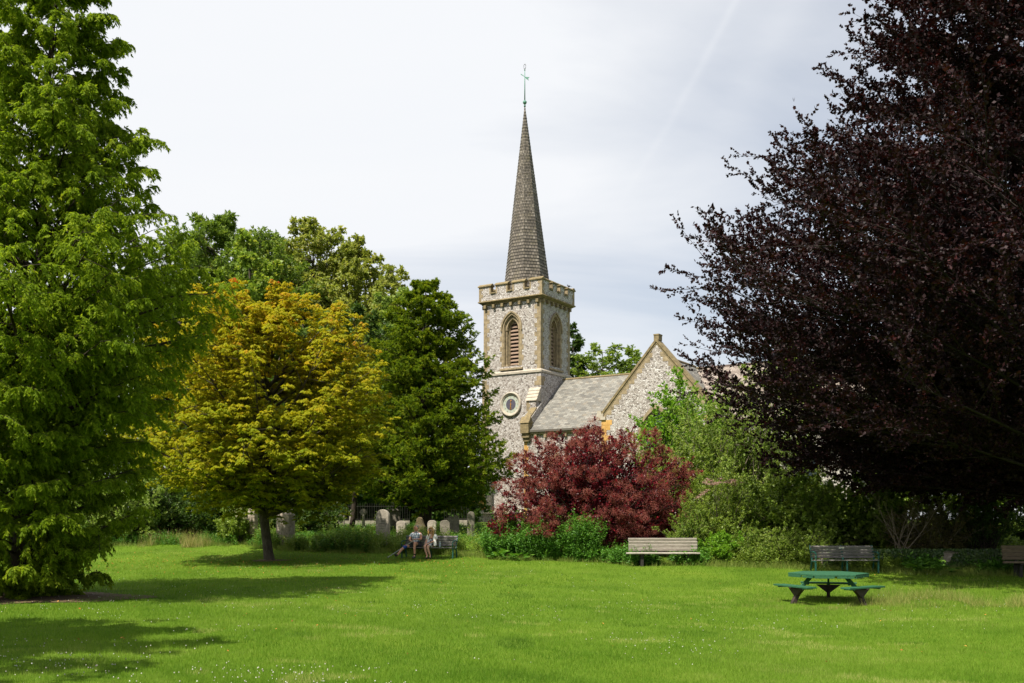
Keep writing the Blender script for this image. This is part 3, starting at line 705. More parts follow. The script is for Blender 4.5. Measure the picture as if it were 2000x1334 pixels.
# belfry windows
def belfry(T, c, lab=None):
    s = MB(); s.T = T
    A = arch(c, .90, 15.85, 15.95, 17.26); B = arch(c, .80, 15.85, 15.95, 17.14); s.ring(A, B, -.10, .0)
    s.ring(arch(c, .80, WZ0, WZS, 17.14), arch(c, .66, WZ0, WZS, 16.97), -.02, .12)
    for j in range(7):                                   # jamb quoins
        z = WZ0 + j * .37; ww = 1.0 if j % 2 else .86
        s.box(c - ww, c - .79, -.012, .01, z, z + .36); s.box(c + .79, c + ww, -.012, .01, z, z + .36)
    s.ring(arch(c, .66, WZ0, WZS, 16.97), arch(c, .60, WZ0, WZS, 16.9), .06, .3)
    s.ring(arch(c, .72, WZ0, WZS, WAP), arch(c, .42, WZ0, WZS, 16.60), .28, .42)
    s.ring(arch(c, .58, 15.98, WZS, 16.85), arch(c, .46, 15.98, WZS, 16.70), .13, .28)
    s.ring(arch(c, .42, WZ0, WZS, 16.60), arch(c, .36, WZ0, WZS, 16.50), .36, .60)
    for sx in (-1, 1):
        s.tube([(c + sx * .52, .19, WZ0 + .1), (c + sx * .52, .19, 15.9)], .055, 8)
        s.lathe([(.06, 0), (.10, .06), (.105, .12), (.07, .14)], (c + sx * .52, .19, 15.84), 8)
        s.lathe([(.10, 0), (.10, .06), (.06, .12)], (c + sx * .52, .19, WZ0 + .03), 8)
    s.add([(c - .95, -.14, 13.02), (c + .95, -.14, 13.02), (c - .95, -.14, 13.12), (c + .95, -.14, 13.12), (c - .95, .5, 13.38), (c + .95, .5, 13.38), (c - .95, .5, 13.02), (c + .95, .5, 13.02)],
          [(0, 1, 3, 2), (2, 3, 5, 4), (4, 5, 7, 6), (0, 6, 7, 1), (0, 2, 4, 6), (1, 7, 5, 3)])
    o = s.build('belfry_window', M['stone'], CH)
    s = MB(); s.T = T; z = 13.42
    while z < 16.45:
        hw = .40 if z < 15.9 else .40 * math.sqrt(max(.05, 1 - ((z - 15.9) / .72) ** 2))
        s.add([(c - hw, .40, z), (c + hw, .40, z), (c - hw, .58, z + .15), (c + hw, .58, z + .15), (c - hw, .40, z + .07), (c + hw, .40, z + .07), (c - hw, .58, z + .22), (c + hw, .58, z + .22)],
              [(0, 1, 3, 2), (4, 6, 7, 5), (0, 4, 5, 1), (2, 3, 7, 6), (0, 2, 6, 4), (1, 5, 7, 3)]); z += .268
    s.build('louvre', M['louvre'], o)
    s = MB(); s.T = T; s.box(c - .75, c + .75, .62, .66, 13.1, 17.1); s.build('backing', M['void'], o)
for T, c in ((FR(0), -2.4), (RT(0), 2.13), (LF(-TW), 2.13)): belfry(T, c)
# clock
cz = 10.55
s = MB(); s.smooth = True; s.lathe([(.66, 0), (.66, .06), (.70, .11), (.76, .11), (.78, .16), (.86, .14), (.89, .06), (.89, 0)], (0, 0, 0), 48, 'y')
# turn the lathe so that its depth points outwards
s.v = [(x - 2.4, -.08 - y, z + cz) for x, y, z in s.v]
o = s.build('clock', M['stone_pale'], CH)
s = MB(); s.lathe([(.66, 0), (.66, .03)], (0, 0, 0), 48, 'y'); s.v = [(x - 2.4, -.085 - y, z + cz) for x, y, z in s.v]; s.build('clock_ring', M['clock_ring'], o)
s = MB(); s.lathe([(.40, 0), (.40, .045)], (0, 0, 0), 40, 'y'); s.v = [(x - 2.4, -.085 - y, z + cz) for x, y, z in s.v]; s.build('clock_dial', M['clock_blue'], o)
s = MB()
for ang, l, wd in ((2, .30, .06), (186, .40, .05), (172, .38, .05)):
    a = R(ang); s.bar((-2.4, -.15, cz), (-2.4 + math.sin(a) * l, -.15, cz + math.cos(a) * l), .02, wd, up=(0, 1, 0))
s.sphere((-2.4, -.15, cz), .06, 8, 6, (1, .3, 1)); s.sphere((-2.4 + .02, -.15, cz + .26), .05, 8, 6, (1, .3, 1.3))
for k in range(12):
    a = R(30 * k); s2 = MB(); s2.bar((-2.4 + math.sin(a) * .50, -.12, cz + math.cos(a) * .50), (-2.4 + math.sin(a) * .60, -.12, cz + math.cos(a) * .60), .012, .03, up=(0, 1, 0)); s2.build('hour_mark', M['gold'], o)
s.build('clock_hand', M['gold'], o)
# deck behind the parapet, spire
s = MB(); s.box(-TW + .05, -.05, .05, TD - .05, 18.0, 18.35); s.build('tower_roof', M['lead'], CH)
sc = (-2.4, 2.13); TIPZ = 32.72
def sR(z): return 1.62 * (TIPZ - z) / 12.77
def lean(z): t = (z - 18.35) / (TIPZ - 18.35); return (-.17 * t * .848, -.09 * t)
s = MB(); hc = .235; z = 18.35; k = 0
while z < TIPZ - .12:
    z2 = min(z + hc, TIPZ - .02); r0 = sR(z) + .028 + (.006 if k % 3 == 0 else 0); r1 = sR(z2) + .004; l0 = lean(z); l1 = lean(z2); v = []; f = []; uv = []
    for r, zz_, l in ((r0, z - .01, l0), (r1, z2, l1)):
        for j in range(8):
            a = R(22.5 + 45 * j); v.append((sc[0] + l[0] + r * math.cos(a), sc[1] + l[1] + r * math.sin(a), zz_))
    for j in range(8):
        j2 = (j + 1) % 8; f.append((j, j2, j2 + 8, j + 8)); hw = r0 * .383; h2 = r1 * .383; c0 = j * 7.3 + (k % 2) * .0
        uv.append(((c0 - hw, k * hc + .012), (c0 + hw, k * hc + .012), (c0 + h2, k * hc + hc - .005), (c0 - h2, k * hc + hc - .005)))
    f.append(tuple(range(7, -1, -1))); uv.append([(0, 0)] * 8)
    s.add(v, f, uv); z = z2; k += 1
s.build('spire', M['shingle'], CH)
bx, by = sc[0] + lean(TIPZ)[0], sc[1] + lean(TIPZ)[1]
s = MB(); s.smooth = True
s.lathe([(.075, 0), (.06, .12), (.05, .14), (.06, .16)], (bx, by, 32.62), 12); s.sphere((bx, by, 32.94), .145, 14, 10)
s.tube([(bx, by, 33.05), (bx, by, 34.3), (bx, by, 35.3)], [.045, .034, .022], 8); s.sphere((bx, by, 35.3), .05, 8, 6)
fin = s.build('finial', M['copper'], CH)
s = MB()                                                  # weather vane: arrow with swallow tail
ca, sa = math.cos(R(20)), math.sin(R(20))
def vp(a, z): return (bx + a * .9 * 1.0, by + a * .35, 34.78 + z)
s.bar(vp(-.25, .22), vp(.25, -.14), .03, .04); s.add([vp(-.33, .28), vp(-.22, .25), vp(-.27, .15)], [(0, 1, 2)])
for dy in (-.012, .012):
    q = [vp(-.02, .04), vp(.36, -.02), vp(.24, -.12), vp(.33, -.28), vp(.10, -.12)]; s.add([(p[0], p[1] + dy, p[2]) for p in q], [(0, 1, 2, 3, 4)])
q = [vp(-.02, .04), vp(.36, -.02), vp(.24, -.12), vp(.33, -.28), vp(.10, -.12)]
s.add([(p[0], p[1] - .012, p[2]) for p in q] + [(p[0], p[1] + .012, p[2]) for p in q], [(i, (i + 1) % 5, (i + 1) % 5 + 5, i + 5) for i in range(5)])
s.build('weather_vane', M['copper'], fin)
s = MB(); P = [(bx + .11 * math.sin(t) * (1 - .5 * abs(t - math.pi) / math.pi) * (1 if t else 1), by, 35.55 - .2 * math.cos(t)) for t in np.linspace(0, 2 * math.pi, 15)]
s.tube(P, .016, 6, cap=False); s.tube([(bx, by, 35.3), (bx, by, 35.42)], .018, 6); s.build('tip_ornament', M['iron_dark'], fin)

# nave
NX0, NY0, NY1, RZ, EZ, RY = -.41, -1.55, 7.75, 12.5, 8.45, 3.1
s = MB(); s.box(NX0, 22, NY0, NY1, 1.5, 8.36)
slope = (RZ - EZ) / (RY + 1.81)
def zr(y): return EZ + (y + 1.81) * slope
# west gable with raised parapet
s.add([(x, y, z) for x in (NX0, .12) for y, z in ((NY0, 8.36), (NY0, zr(NY0) + .62), (-.09, zr(-.09) + .62), (-.09, 8.36))],
      [(0, 1, 2, 3), (7, 6, 5, 4), (0, 4, 5, 1), (1, 5, 6, 2), (2, 6, 7, 3), (3, 7, 4, 0)])
s.build('nave_wall', M['flint'], CH)
s = MB()
s.bar((-.18, NY0 - .1, zr(NY0 - .1) + .67), (-.18, -.62, zr(-.62) + .67), .50, .10)
s.box(NX0 - .07, .18, NY0 - .42, NY0 + .12, 8.25, 8.95)
v = [(NX0 - .12, NY0 - .47, 8.95), (.23, NY0 - .47, 8.95), (.23, NY0 + .17, 8.95), (NX0 - .12, NY0 + .17, 8.95), (NX0 - .1, NY0 - .14, 9.42), (.2, NY0 - .14, 9.42)]
s.add(v, [(0, 1, 5, 4), (1, 2, 5), (2, 3, 4, 5), (3, 0, 4), (0, 3, 2, 1)])
s.box(NX0 - .03, .14, NY0 - .30, NY0 + .1, 7.95, 8.25); s.box(NX0, .1, NY0 - .18, NY0 + .1, 7.7, 7.95)
s.build('kneeler', M['stone_dark'], CH)
s = MB()
for j in range(22):
    z = 7.38 - j * .33; ww = .34 if j % 2 else .24
    if z < 2: break
    s.box(NX0 - .006, NX0 + ww, NY0 - .008, NY0 + .3, z, z + .318)
s.build('nave_quoin', M['stone_ochre'], CH)
s = MB(); s.box(.14, 6.2, NY0 - .16, NY0 + .05, 8.16, 8.37)
x = .55
while x < 6.1: s.box(x - .1, x + .1, NY0 - .15, NY0, 7.92, 8.16); x += .78
s.box(13.9, 22, NY0 - .16, NY0 + .05, 8.16, 8.37)
s.build_each('eaves_cornice', M['stone'], CH)
def roof(name, x0, x1, y0, z0, y1, z1, mat, th=.12, u=0):
    L_ = math.hypot(y1 - y0, z1 - z0); s = MB(); ny_, nz_ = (z1 - z0) / L_ * th, (y1 - y0) / L_ * th
    if y1 < y0: nz_ = -nz_; ny_ = -ny_; ny_ = -(-ny_)
    nv = [(x0, y0, z0), (x1, y0, z0), (x1, y1, z1), (x0, y1, z1)]
    lo_ = [(a, b, c - .14) for a, b, c in nv]
    uv = [((x0 + u, 0), (x1 + u, 0), (x1 + u, L_), (x0 + u, L_))] + [None] * 5
    s.add(nv + lo_, [(0, 1, 2, 3), (7, 6, 5, 4), (0, 4, 5, 1), (1, 5, 6, 2), (2, 6, 7, 3), (3, 7, 4, 0)], [uv[0]] + [[(0, 0)] * 4] * 5)
    return s.build(name, mat, CH)
roof('nave_roof', .12, 10.6, -1.81, EZ, RY, RZ, M['slate']); roof('nave_roof', .12, 10.6, 8.01, EZ, RY + .002, RZ, M['slate'])
roof('chancel_roof', 10.62, 22.2, -1.81, EZ, RY, RZ, M['tile_pink']); roof('chancel_roof', 10.62, 22.2, 8.01, EZ, RY + .002, RZ, M['tile_pink'])
s = MB(); s.tube([(.05, RY, RZ + .0), (10.6, RY, RZ + .0)], .09, 8); s.build('ridge_tile', M['stone_dark'], CH)
s = MB(); s.tube([(10.62, RY, RZ + .0), (22.2, RY, RZ + .0)], .09, 8); s.build('ridge_tile', M['tile_pink'], CH)
s = MB(); s.prism([(NY0, 8.3), (RY, 12.36), (NY1, 8.3)], 21.7, 22); s.v = [(y, x, z) for x, y, z in s.v]; s.build('east_gable', M['flint'], CH)
s = MB(); s.add([(.1, -.09, 8.3), (.1, RY, 12.36), (.1, NY1, 8.3), (NX0, -.09, 8.3), (NX0, RY, 12.36), (NX0, NY1, 8.3)], [(0, 1, 2), (5, 4, 3), (0, 3, 4, 1), (1, 4, 5, 2)]); s.build('west_gable', M['flint'], CH)

# transept
TX0, TX1, TXC, TY = 6.2, 13.86, 10.03, -2.8; KZ, AZ = 9.0, 13.45
ts = (AZ - KZ) / (TXC - TX0)
s = MB(); s.T = FR(TY)
WA = lambda a, ap: arch(TXC, a, 5.0, 7.6, ap)
s.wall([(TX0, 1.5), (TX1, 1.5), (TX1, KZ), (TXC, AZ), (TX0, KZ)], [WA(1.05, 9.25)], 0, .35)
s.T = None
s.box(TX0 + .004, TX0 + .5, TY + .01, NY0 + .01, 1.5, KZ - .7); s.box(TX1 - .5, TX1 - .004, TY + .01, NY0 + .01, 1.5, KZ - .7)
s.add([(TX0, TY + .5, KZ), (TXC, TY + .5, AZ), (TX1, TY + .5, KZ), (TX1, TY + .5, 7.5), (TX0, TY + .5, 7.5)], [(0, 1, 2, 3, 4)])
for xa, za, xb, zb in ((TX0, 1.5, TX0, KZ), (TX0, KZ, TXC, AZ), (TXC, AZ, TX1, KZ), (TX1, KZ, TX1, 1.5)):
    s.add([(xa, TY, za), (xb, TY, zb), (xb, TY + .5, zb), (xa, TY + .5, za)], [(0, 1, 2, 3)])
s.build('transept_wall', M['flint'], CH)
s = MB(); L2 = math.hypot(1, ts)
for sx in (-1, 1):
    a0 = (TXC - sx * 0, AZ + .02); xe = TXC + sx * (TXC - TX0 + .12); ze = KZ - .14
    nx_, nz2 = ts / L2 * sx, 1 / L2
    P = [(TXC, AZ), (xe, ze)]
    s.T = FR(TY)
    s.prism([(TXC, AZ + .22), (xe, ze + .22), (xe, ze), (TXC, AZ)], -.07, .58)
    s.prism([(TXC, AZ - .02), (xe - sx * .1, ze + .08), (xe - sx * .1, ze - .05), (TXC, AZ - .16)], -.02, .1)
s.build_each('gable_coping', M['stone_dark'], CH)
s = MB(); s.T = FR(TY); s.box(TXC - .17, TXC + .17, -.02, .5, AZ + .1, AZ + .44); s.box(TXC - .19, TXC + .19, -.04, .52, AZ + .40, AZ + .48); s.build('apex_stone', M['stone_dark'], CH)
s = MB(); s.T = FR(TY)
for sx in (-1, 1):
    e = TXC + sx * (TXC - TX0)
    for j in range(3):
        x0_, x1_ = sorted((e + sx * (.28 - j * .0), e - sx * (.25 - j * .12))); s.box(x0_ - .03 * (2 - j), x1_ + .03 * (2 - j), -.1 + .0 * j, .6, KZ - .26 + j * .2, KZ - .06 + j * .2)
s.build_each('gable_kneeler', M['stone_pale'], CH)
s = MB(); s.T = FR(TY)
for sx in (-1, 1):
    e = TXC + sx * (TXC - TX0)
    for j in range(22):                                    # corner stones
        z = KZ - .6 - j * .33; ww = .75 if j < 1 else (.62 if j % 2 else .36)
        if z < 2: break
        x0_, x1_ = sorted((e + sx * .006, e - sx * ww)); s.box(x0_, x1_, -.01, .3, z, z + .318)
s.build_each('transept_quoin', M['stone_ochre'], CH)
s = MB(); s.T = FR(TY)
for sx in (-1, 1):
    z = KZ - .26; j = 0
    while z < AZ - .75:
        xin = TXC + sx * (AZ - z - .10) / ts; ww = .42 + (.28 if j % 2 else 0) + .3
        x1_ = TXC + sx * (AZ - z - .33) / ts - sx * 0
        q = [(TXC + sx * max(0, (AZ - z - .06)) / ts, z), (TXC + sx * max(0, (AZ - z - .36)) / ts, z + .3), (TXC + sx * (max(.05, (AZ - z - .36) / ts - ww * .36)), z + .3), (TXC + sx * (max(.05, (AZ - z - .36) / ts - ww * .36)), z)]
        s.prism(q, -.009, .05); z += .312; j += 1
s.build_each('gable_dressing', M['stone'], CH)
s = MB(); s.T = FR(TY); s.ring(WA(1.22, 9.5), WA(1.05, 9.25), -.09, .02); s.ring(WA(1.05, 9.25), WA(.9, 9.05), .06, .35)
for mx_ in (-.3, .3): s.box(TXC + mx_ - .06, TXC + mx_ + .06, .16, .3, 5.0, 8.4)
s.box(TXC - 1.25, TXC + 1.25, -.12, .3, 4.85, 5.0)
o = s.build('transept_window', M['stone'], CH)
s = MB(); s.T = FR(TY); s.box(TXC - 1.04, TXC + 1.04, .3, .32, 5.0, 9.2); s.build('pane', M['glass'], o)
def troof(sx):
    xe = TXC + .25 + sx * 3.75; ze = 12.6 - 3.75 * ts; L_ = math.hypot(3.75, 12.6 - ze)
    yb = lambda z: RY - (RZ - z) / slope
    nv = [(TXC + .25, TY + .5, 12.6), (TXC + .25, RY, 12.6), (xe, -1.8, ze), (xe, TY + .5, ze)]
    uv = [(0 + 20, L_), (RY - TY + 20, L_), (1.0 + 20, 0), (20, 0)]
    s = MB(); s.add(nv + [(a, b, c - .12) for a, b, c in nv], [(0, 1, 2, 3), (7, 6, 5, 4), (0, 4, 5, 1), (1, 5, 6, 2), (2, 6, 7, 3), (3, 7, 4, 0)], [uv] + [[(0, 0)] * 4] * 5)
    s.build('transept_roof', M['slate'], CH)
troof(-1); troof(1)
s = MB(); s.tube([(TXC + .25, TY + .5, 12.62), (TXC + .25, RY, 12.62)], .08, 8); s.build('ridge_tile', M['stone_dark'], CH)
# west buttress / nave buttress low down, nave windows
for cx_ in (2.2, 4.6, 16.2, 19.2):
    s = MB(); s.T = FR(NY0); s.ring(arch(cx_, .62, 3.6, 5.6, 6.9), arch(cx_, .46, 3.6, 5.6, 6.7), -.06, .03); o = s.build('nave_window', M['stone'], CH)
    s = MB(); s.T = FR(NY0); A = arch(cx_, .46, 3.6, 5.6, 6.7); s.prism(A, -.006, .02); s.build('pane', M['glass'], o)
# ------------------------------------------------------------------ benches and picnic table
def iron_bench(name, px, D, rz, label, Lb=2.1, z=None, plaque=True, group=None):
    x = PX(px, D); t = empty(name, (x, D, float(gz(x, D)) if z is None else z), rz, label, 'bench', group)
    h = Lb / 2
    for sx in (-h, 0, h):
        s = MB(); w_ = .045
        s.bar((sx, -.22, 0), (sx, -.20, .40), w_, .05, (1, 0, 0)); s.bar((sx, .30, 0), (sx, .17, .42), w_, .05, (1, 0, 0))
        s.bar((sx, -.24, .38), (sx, .2, .36), w_, .05); s.bar((sx, .16, .38), (sx, .36, .84), w_, .055, (1, 0, 0))
        s.sphere((sx, .365, .86), .035, 8, 6); s.box(sx - .04, sx + .04, -.27, -.17, 0, .015); s.box(sx - .04, sx + .04, .25, .35, 0, .015)
        if sx:
            s.tube([(sx, .26, .66), (sx, .10, .68), (sx, -.12, .665), (sx, -.24, .62), (sx, -.27, .55), (sx, -.23, .50), (sx, -.18, .53)], .026, 8)
            s.tube([(sx, -.22, .38), (sx, -.25, .48), (sx, -.26, .56)], .022, 8)
        s.build('bench_end' if sx else 'centre_support', M['bench_green'], t, bevel=.006)
    sb = MB()
    for i in range(4): sb.box(-h - .02, h + .02, -.25 + i * .108, -.25 + i * .108 + .09, .40 - .008 * i, .432 - .008 * i)
    sb.build('seat', M['slat_grey'], t, bevel=.006)
    bb = MB()
    for i in range(4):
        z0 = .47 + i * .098; y0 = .165 + (z0 - .40) * .435
        bb.bar((-h - .015, y0, z0 + .04), (h + .015, y0, z0 + .04), .026, .085, (0, -.4, 1))
    bb.bar((-h - .015, .33, .845), (h + .015, .33, .845), .06, .03, (0, -.4, 1))
    b = bb.build('backrest', M['slat_grey'], t, bevel=.005)
    if plaque:
        s = MB(); s.bar((-.085, .31, .80), (.085, .31, .80), .008, .06, (0, -.4, 1)); s.build('plaque', M['plaque'], t)
    return t
M['leg_dark'] = plainmat('dark_bench_leg', (.02, .017, .014), .8)
def wood_bench(name, px, D, rz, label, mat, Lb=2.4, z=None, group=None, plaque=True):
    x = PX(px, D); t = empty(name, (x, D, float(gz(x, D)) if z is None else z), rz, label, 'bench', group); h = Lb / 2
    for sx in (-h + .42, h - .42):
        s = MB(); s.box(sx - .05, sx + .05, -.16, -.06, -.05, .40); s.box(sx - .05, sx + .05, .16, .26, -.05, .44)
        s.bar((sx, .20, .36), (sx, .37, .92), .08, .07, (1, 0, 0)); s.box(sx - .05, sx + .05, -.22, .26, .34, .40)
        s.build('leg', M['leg_dark'], t, bevel=.006)
    s = MB()
    for i in range(3): s.box(-h - (.14 if i == 0 else 0), h - (.01 if i == 1 else 0), -.26 + i * .15, -.26 + i * .15 + .14, .402, .455)
    s.build('seat', mat, t, bevel=.008)
    s = MB()
    for i in range(4):
        z0 = .50 + i * .112; y0 = .18 + (z0 - .45) * .3; e = rng.uniform(-.01, .01)
        s.bar((-h + e, y0, z0 + .05), (h + e, y0 + rng.uniform(-.006, .006), z0 + .05), .045, .105, (0, -.3, 1))
    s.build('backrest', mat, t, bevel=.007)
    if plaque: s = MB(); s.bar((-.13, .29, .895), (.0, .29, .895), .008, .05, (0, -.3, 1)); s.build('plaque', M['plaque'], t)
    return t
BD = 38.9
iron_bench('park_bench', 838, BD, R(-15), 'iron and timber bench with the seated couple on it, beside the gravestones', plaque=False)
iron_bench('park_bench', 1650, 32.2, R(1), 'empty dark slatted bench with green iron ends and a white plaque, behind the picnic table', Lb=2.03, z=.58)
wood_bench('timber_bench', 1297, 34.4, R(1.5), 'bleached plank bench in front of the red smoke bush', M['slat_pale'], z=.72)
wood_bench('timber_bench', 2040, 31.0, R(-2), 'shaded brown plank bench cut off by the right edge of the picture', M['slat_brown'], z=.55)

def picnic_table():
    D = 24.6; x = PX(1618, D); t = empty('picnic_table', (x, D, float(gz(x, D)) - .02), R(-17.6), 'green hexagonal picnic table with three attached seats on the lawn', 'picnic table')
    Rr = .97; a0 = R(10); hexa = [(Rr * math.cos(a0 + R(60 * k)), Rr * math.sin(a0 + R(60 * k))) for k in range(6)]
    def clip(poly, axis, lo_, hi_):
        def cut(P, f):
            o = []
            for i, p in enumerate(P):
                q = P[(i + 1) % len(P)]; a, b = f(p), f(q)
                if a >= 0: o.append(p)
                if a * b < 0: k = a / (a - b); o.append((p[0] + (q[0] - p[0]) * k, p[1] + (q[1] - p[1]) * k))
            return o
        d = lambda p: p[0] * axis[0] + p[1] * axis[1]
        return cut(cut(poly, lambda p: d(p) - lo_), lambda p: hi_ - d(p))
    s = MB(); ax = (math.sin(R(-7)), math.cos(R(-7))); w_ = .155; n = 12
    for i in range(-6, 7):
        P = clip(hexa, ax, i * w_ - w_ / 2 + .004, i * w_ + w_ / 2 - .004)
        if len(P) < 3: continue
        k = len(P); s.add([(a, b, .70) for a, b in P] + [(a, b, .745) for a, b in P], [tuple(range(k - 1, -1, -1)), tuple(range(k, 2 * k))] + [(j, (j + 1) % k, (j + 1) % k + k, j + k) for j in range(k)])
    s.build('tabletop', M['table_green'], t, bevel=.005)
    s = MB()
    for k in range(6):                                         # rim boards below the edge
        p = Vector((*hexa[k], .672)) * .985; q = Vector((*hexa[(k + 1) % 6], .672)) * .985; p.z = q.z = .672; m_ = p.lerp(q, .52)
        s.bar(p.lerp(m_, .02), p.lerp(m_, .95), .045, .05); s.bar(p.lerp(q, .56), p.lerp(q, .97), .045, .045)
    s.build('rim_board', M['table_green'], t, bevel=.004)
    s = MB(); s.lathe([(.16, .64), (.16, .69)], (0, 0, 0), 6); 
    for a in (90, 217, -37): s.bar((0, 0, .66), (.62 * math.cos(R(a)), .62 * math.sin(R(a)), .66), .07, .05)
    s.build('under_frame', M['table_leg'], t)
    for a in (90, 217, -37):
        c, sn = math.cos(R(a)), math.sin(R(a)); tx, ty = -sn, c
        W_ = lambda r, u, z: (r * c + u * tx, r * sn + u * ty, z)
        s = MB(); s.bar(W_(.50, 0, .67), W_(.78, 0, .42), .09, .05, (tx, ty, 0)); lg = s.build('strut', M['table_green'], t, bevel=.004)
        s = MB(); s.bar(W_(.80, 0, .42), W_(1.06 if a != 90 else .95, 0, -.05), .11, .085, (tx, ty, 0))
        for u0 in (1,):
            v = [W_(r, u, z) for r in (.88, .97) for u, z in ((-.30, .395), (.30, .395), (.05, .20), (-.05, .20))]
            s.add(v, [(0, 1, 2, 3), (7, 6, 5, 4), (0, 4, 5, 1), (1, 5, 6, 2), (2, 6, 7, 3), (3, 7, 4, 0)])
        s.bar(W_(.75, 0, .40), W_(1.13, 0, .40), .07, .03); s.build('leg', M['table_leg'], t, bevel=.006)
        s = MB()
        for k in range(2):
            r0 = .82 + k * .155; hl = .64 + (.05 if k else 0)
            v = [W_(r, u, z) for z in (.415, .455) for r, u in ((r0, -hl), (r0 + .148, -hl), (r0 + .148, hl), (r0, hl))]
            s.add(v, [(3, 2, 1, 0), (4, 5, 6, 7), (0, 1, 5, 4), (1, 2, 6, 5), (2, 3, 7, 6), (3, 0, 4, 7)])
        for u in (-.5, .5): s.bar(W_(.83, u, .40), W_(1.11, u, .40), .05, .03)
        s.build('seat', M['table_green'], t, bevel=.005)
picnic_table()

# ------------------------------------------------------------------ churchyard stones, piers, fence
def gravestone(px, D, wpx, ytop, style, mat, label, rz=0, tilt=0, cat='gravestone', th=.11, name='gravestone'):
    x = PX(px, D); zt = PZ(ytop, D); z0 = float(gz(x, D)) - .1; h = zt - z0; w = wpx / F * D / 2
    n = 10; P = [(-w, 0)]
    if style == 'round': P += [(-w * math.cos(math.pi * i / 20), h - w + w * math.sin(math.pi * i / 20)) for i in range(21)]
    elif style == 'shoulder': P += [(-w, h - .12)] + [(-w * .96 * math.cos(math.pi * i / 16), h - .12 + .12 * math.sin(math.pi * i / 16)) for i in range(1, 16)] + [(w, h - .12)]
    elif style == 'point': P += [(-w, h - w * 1.2), (-w * .85, h - w * .75), (-w * .5, h - w * .3), (0, h), (w * .5, h - w * .3), (w * .85, h - w * .75), (w, h - w * 1.2)]
    elif style == 'ogee': P += [(-w, h - .55), (-w * .98, h - .42), (-w * .78, h - .34), (-w * .6, h - .22), (-w * .42, h - .06), (-w * .2, h), (w * .2, h), (w * .42, h - .06), (w * .6, h - .22), (w * .78, h - .34), (w * .98, h - .42), (w, h - .55)]
    P += [(w, 0)]
    s = MB(); s.prism(P, -th / 2, th / 2); t = empty(name, (x, D, z0), rz, label, cat, None); t.rotation_euler = (R(tilt), R(tilt * .6), rz)
    b = s.build('slab', mat, t, bevel=.015)
    if wpx > 15:                                            # worn lettering lines cut into the face
        s = MB(); s.T = None
        for i in range(5 if wpx > 25 else 3):
            ww = w * (.55 - .07 * (i % 3)); zz_ = h - w * .9 - .12 - i * .11; s.box(-ww, ww, -th / 2 - .004, -th / 2 + .02, zz_, zz_ + .028)
        s.build('worn_inscription', M['grave_dark'], t)
    return t
gravestone(748, 44, 29, 995, 'round', M['grave'], 'largest gravestone, tall and round-headed, pale grey', R(-24), 2, th=.16)
gravestone(784, 44, 20, 1017, 'shoulder', M['grave'], 'low square-shouldered gravestone between the largest grey one and the ochre one', R(-22), -2, th=.14)
gravestone(820, 45, 24, 1010, 'ogee', M['grave_ochre'], 'ochre gravestone with curved shaped top, behind the seated man', R(-26), 3, th=.14)
gravestone(844, 45, 18, 1016, 'shoulder', M['grave'], 'flat-topped grey gravestone directly behind the seated woman', R(-20), 0, th=.13)
gravestone(870, 45, 19, 1016, 'shoulder', M['grave_dark'], 'flat-topped dark gravestone above the empty end of the couple\'s bench', R(6), -3)
gravestone(879, 49, 12, 1008, 'round', M['grave_dark'], 'small dim round gravestone half hidden behind the dark flat-topped one', R(8), 1)
gravestone(891, 49, 12, 1005, 'point', M['grave_dark'], 'narrow pointed dark gravestone right of the bench', R(5), 0)
gravestone(919, 48, 14, 999, 'round', M['grave_dark'], 'dark round-headed gravestone against the foot of the church tower', R(10), 2)
gravestone(647, 54, 12, 997, 'point', M['grave_dark'], 'dim narrow headstone far left in the shaded churchyard', R(4), -3)
gravestone(667, 54, 12, 996, 'round', M['grave_dark'], 'dim round headstone left of the slim leaning tree in the shade', R(0), 2)
gravestone(687, 54, 9, 995, 'round', M['grave'], 'slim pale-edged headstone right behind the slim leaning tree', R(-20), 0)
# wheel-head stone cross
def wheel_cross(px, D, ytop, label):
    x = PX(px, D); zt = PZ(ytop, D); z0 = float(gz(x, D)) - .05; h = zt - z0; t = empty('stone_cross', (x, D, z0), R(-5), label, 'stone cross')
    s = MB(); s.box(-.07, .07, -.05, .05, .2, h - .02); s.box(-.19, .19, -.045, .045, h - .24, h - .15)
    A = [(.17 * math.cos(a), h - .19 + .17 * math.sin(a)) for a in np.linspace(0, 2 * math.pi, 21)[:-1]]; B = [(.12 * math.cos(a), h - .19 + .12 * math.sin(a)) for a in np.linspace(0, 2 * math.pi, 21)[:-1]]
    s.ring(A, B, -.035, .035, closed=True); s.build('cross', M['grave'], t, bevel=.006)
    s = MB(); s.add([(-.2, -.15, 0), (.2, -.15, 0), (.2, .15, 0), (-.2, .15, 0), (-.12, -.09, .28), (.12, -.09, .28), (.12, .09, .28), (-.12, .09, .28)], [(3, 2, 1, 0), (4, 5, 6, 7), (0, 1, 5, 4), (1, 2, 6, 5), (2, 3, 7, 6), (3, 0, 4, 7)]); s.build('base', M['grave'], t, bevel=.01)
wheel_cross(710, 52, 993, 'small stone wheel-head cross just left of the largest gravestone')
# urn monument
x = PX(770, 52); z0 = float(gz(x, 52)); t = empty('monument', (x, 52, z0), R(12), 'stone pedestal tomb topped by an urn, in deep shade behind the gravestones', 'monument')
s = MB(); s.box(-.36, .36, -.36, .36, 0, .16); s.box(-.26, .26, -.26, .26, .16, .98); s.box(-.34, .34, -.34, .34, .98, 1.10); s.build('pedestal', M['grave_dark'], t, bevel=.015)
s = MB(); s.smooth = True; s.lathe([(.16, 0), (.08, .06), (.09, .1), (.2, .26), (.19, .34), (.10, .40), (.05, .44)], (0, 0, 1.10), 14); s.build('urn', M['grave'], t)
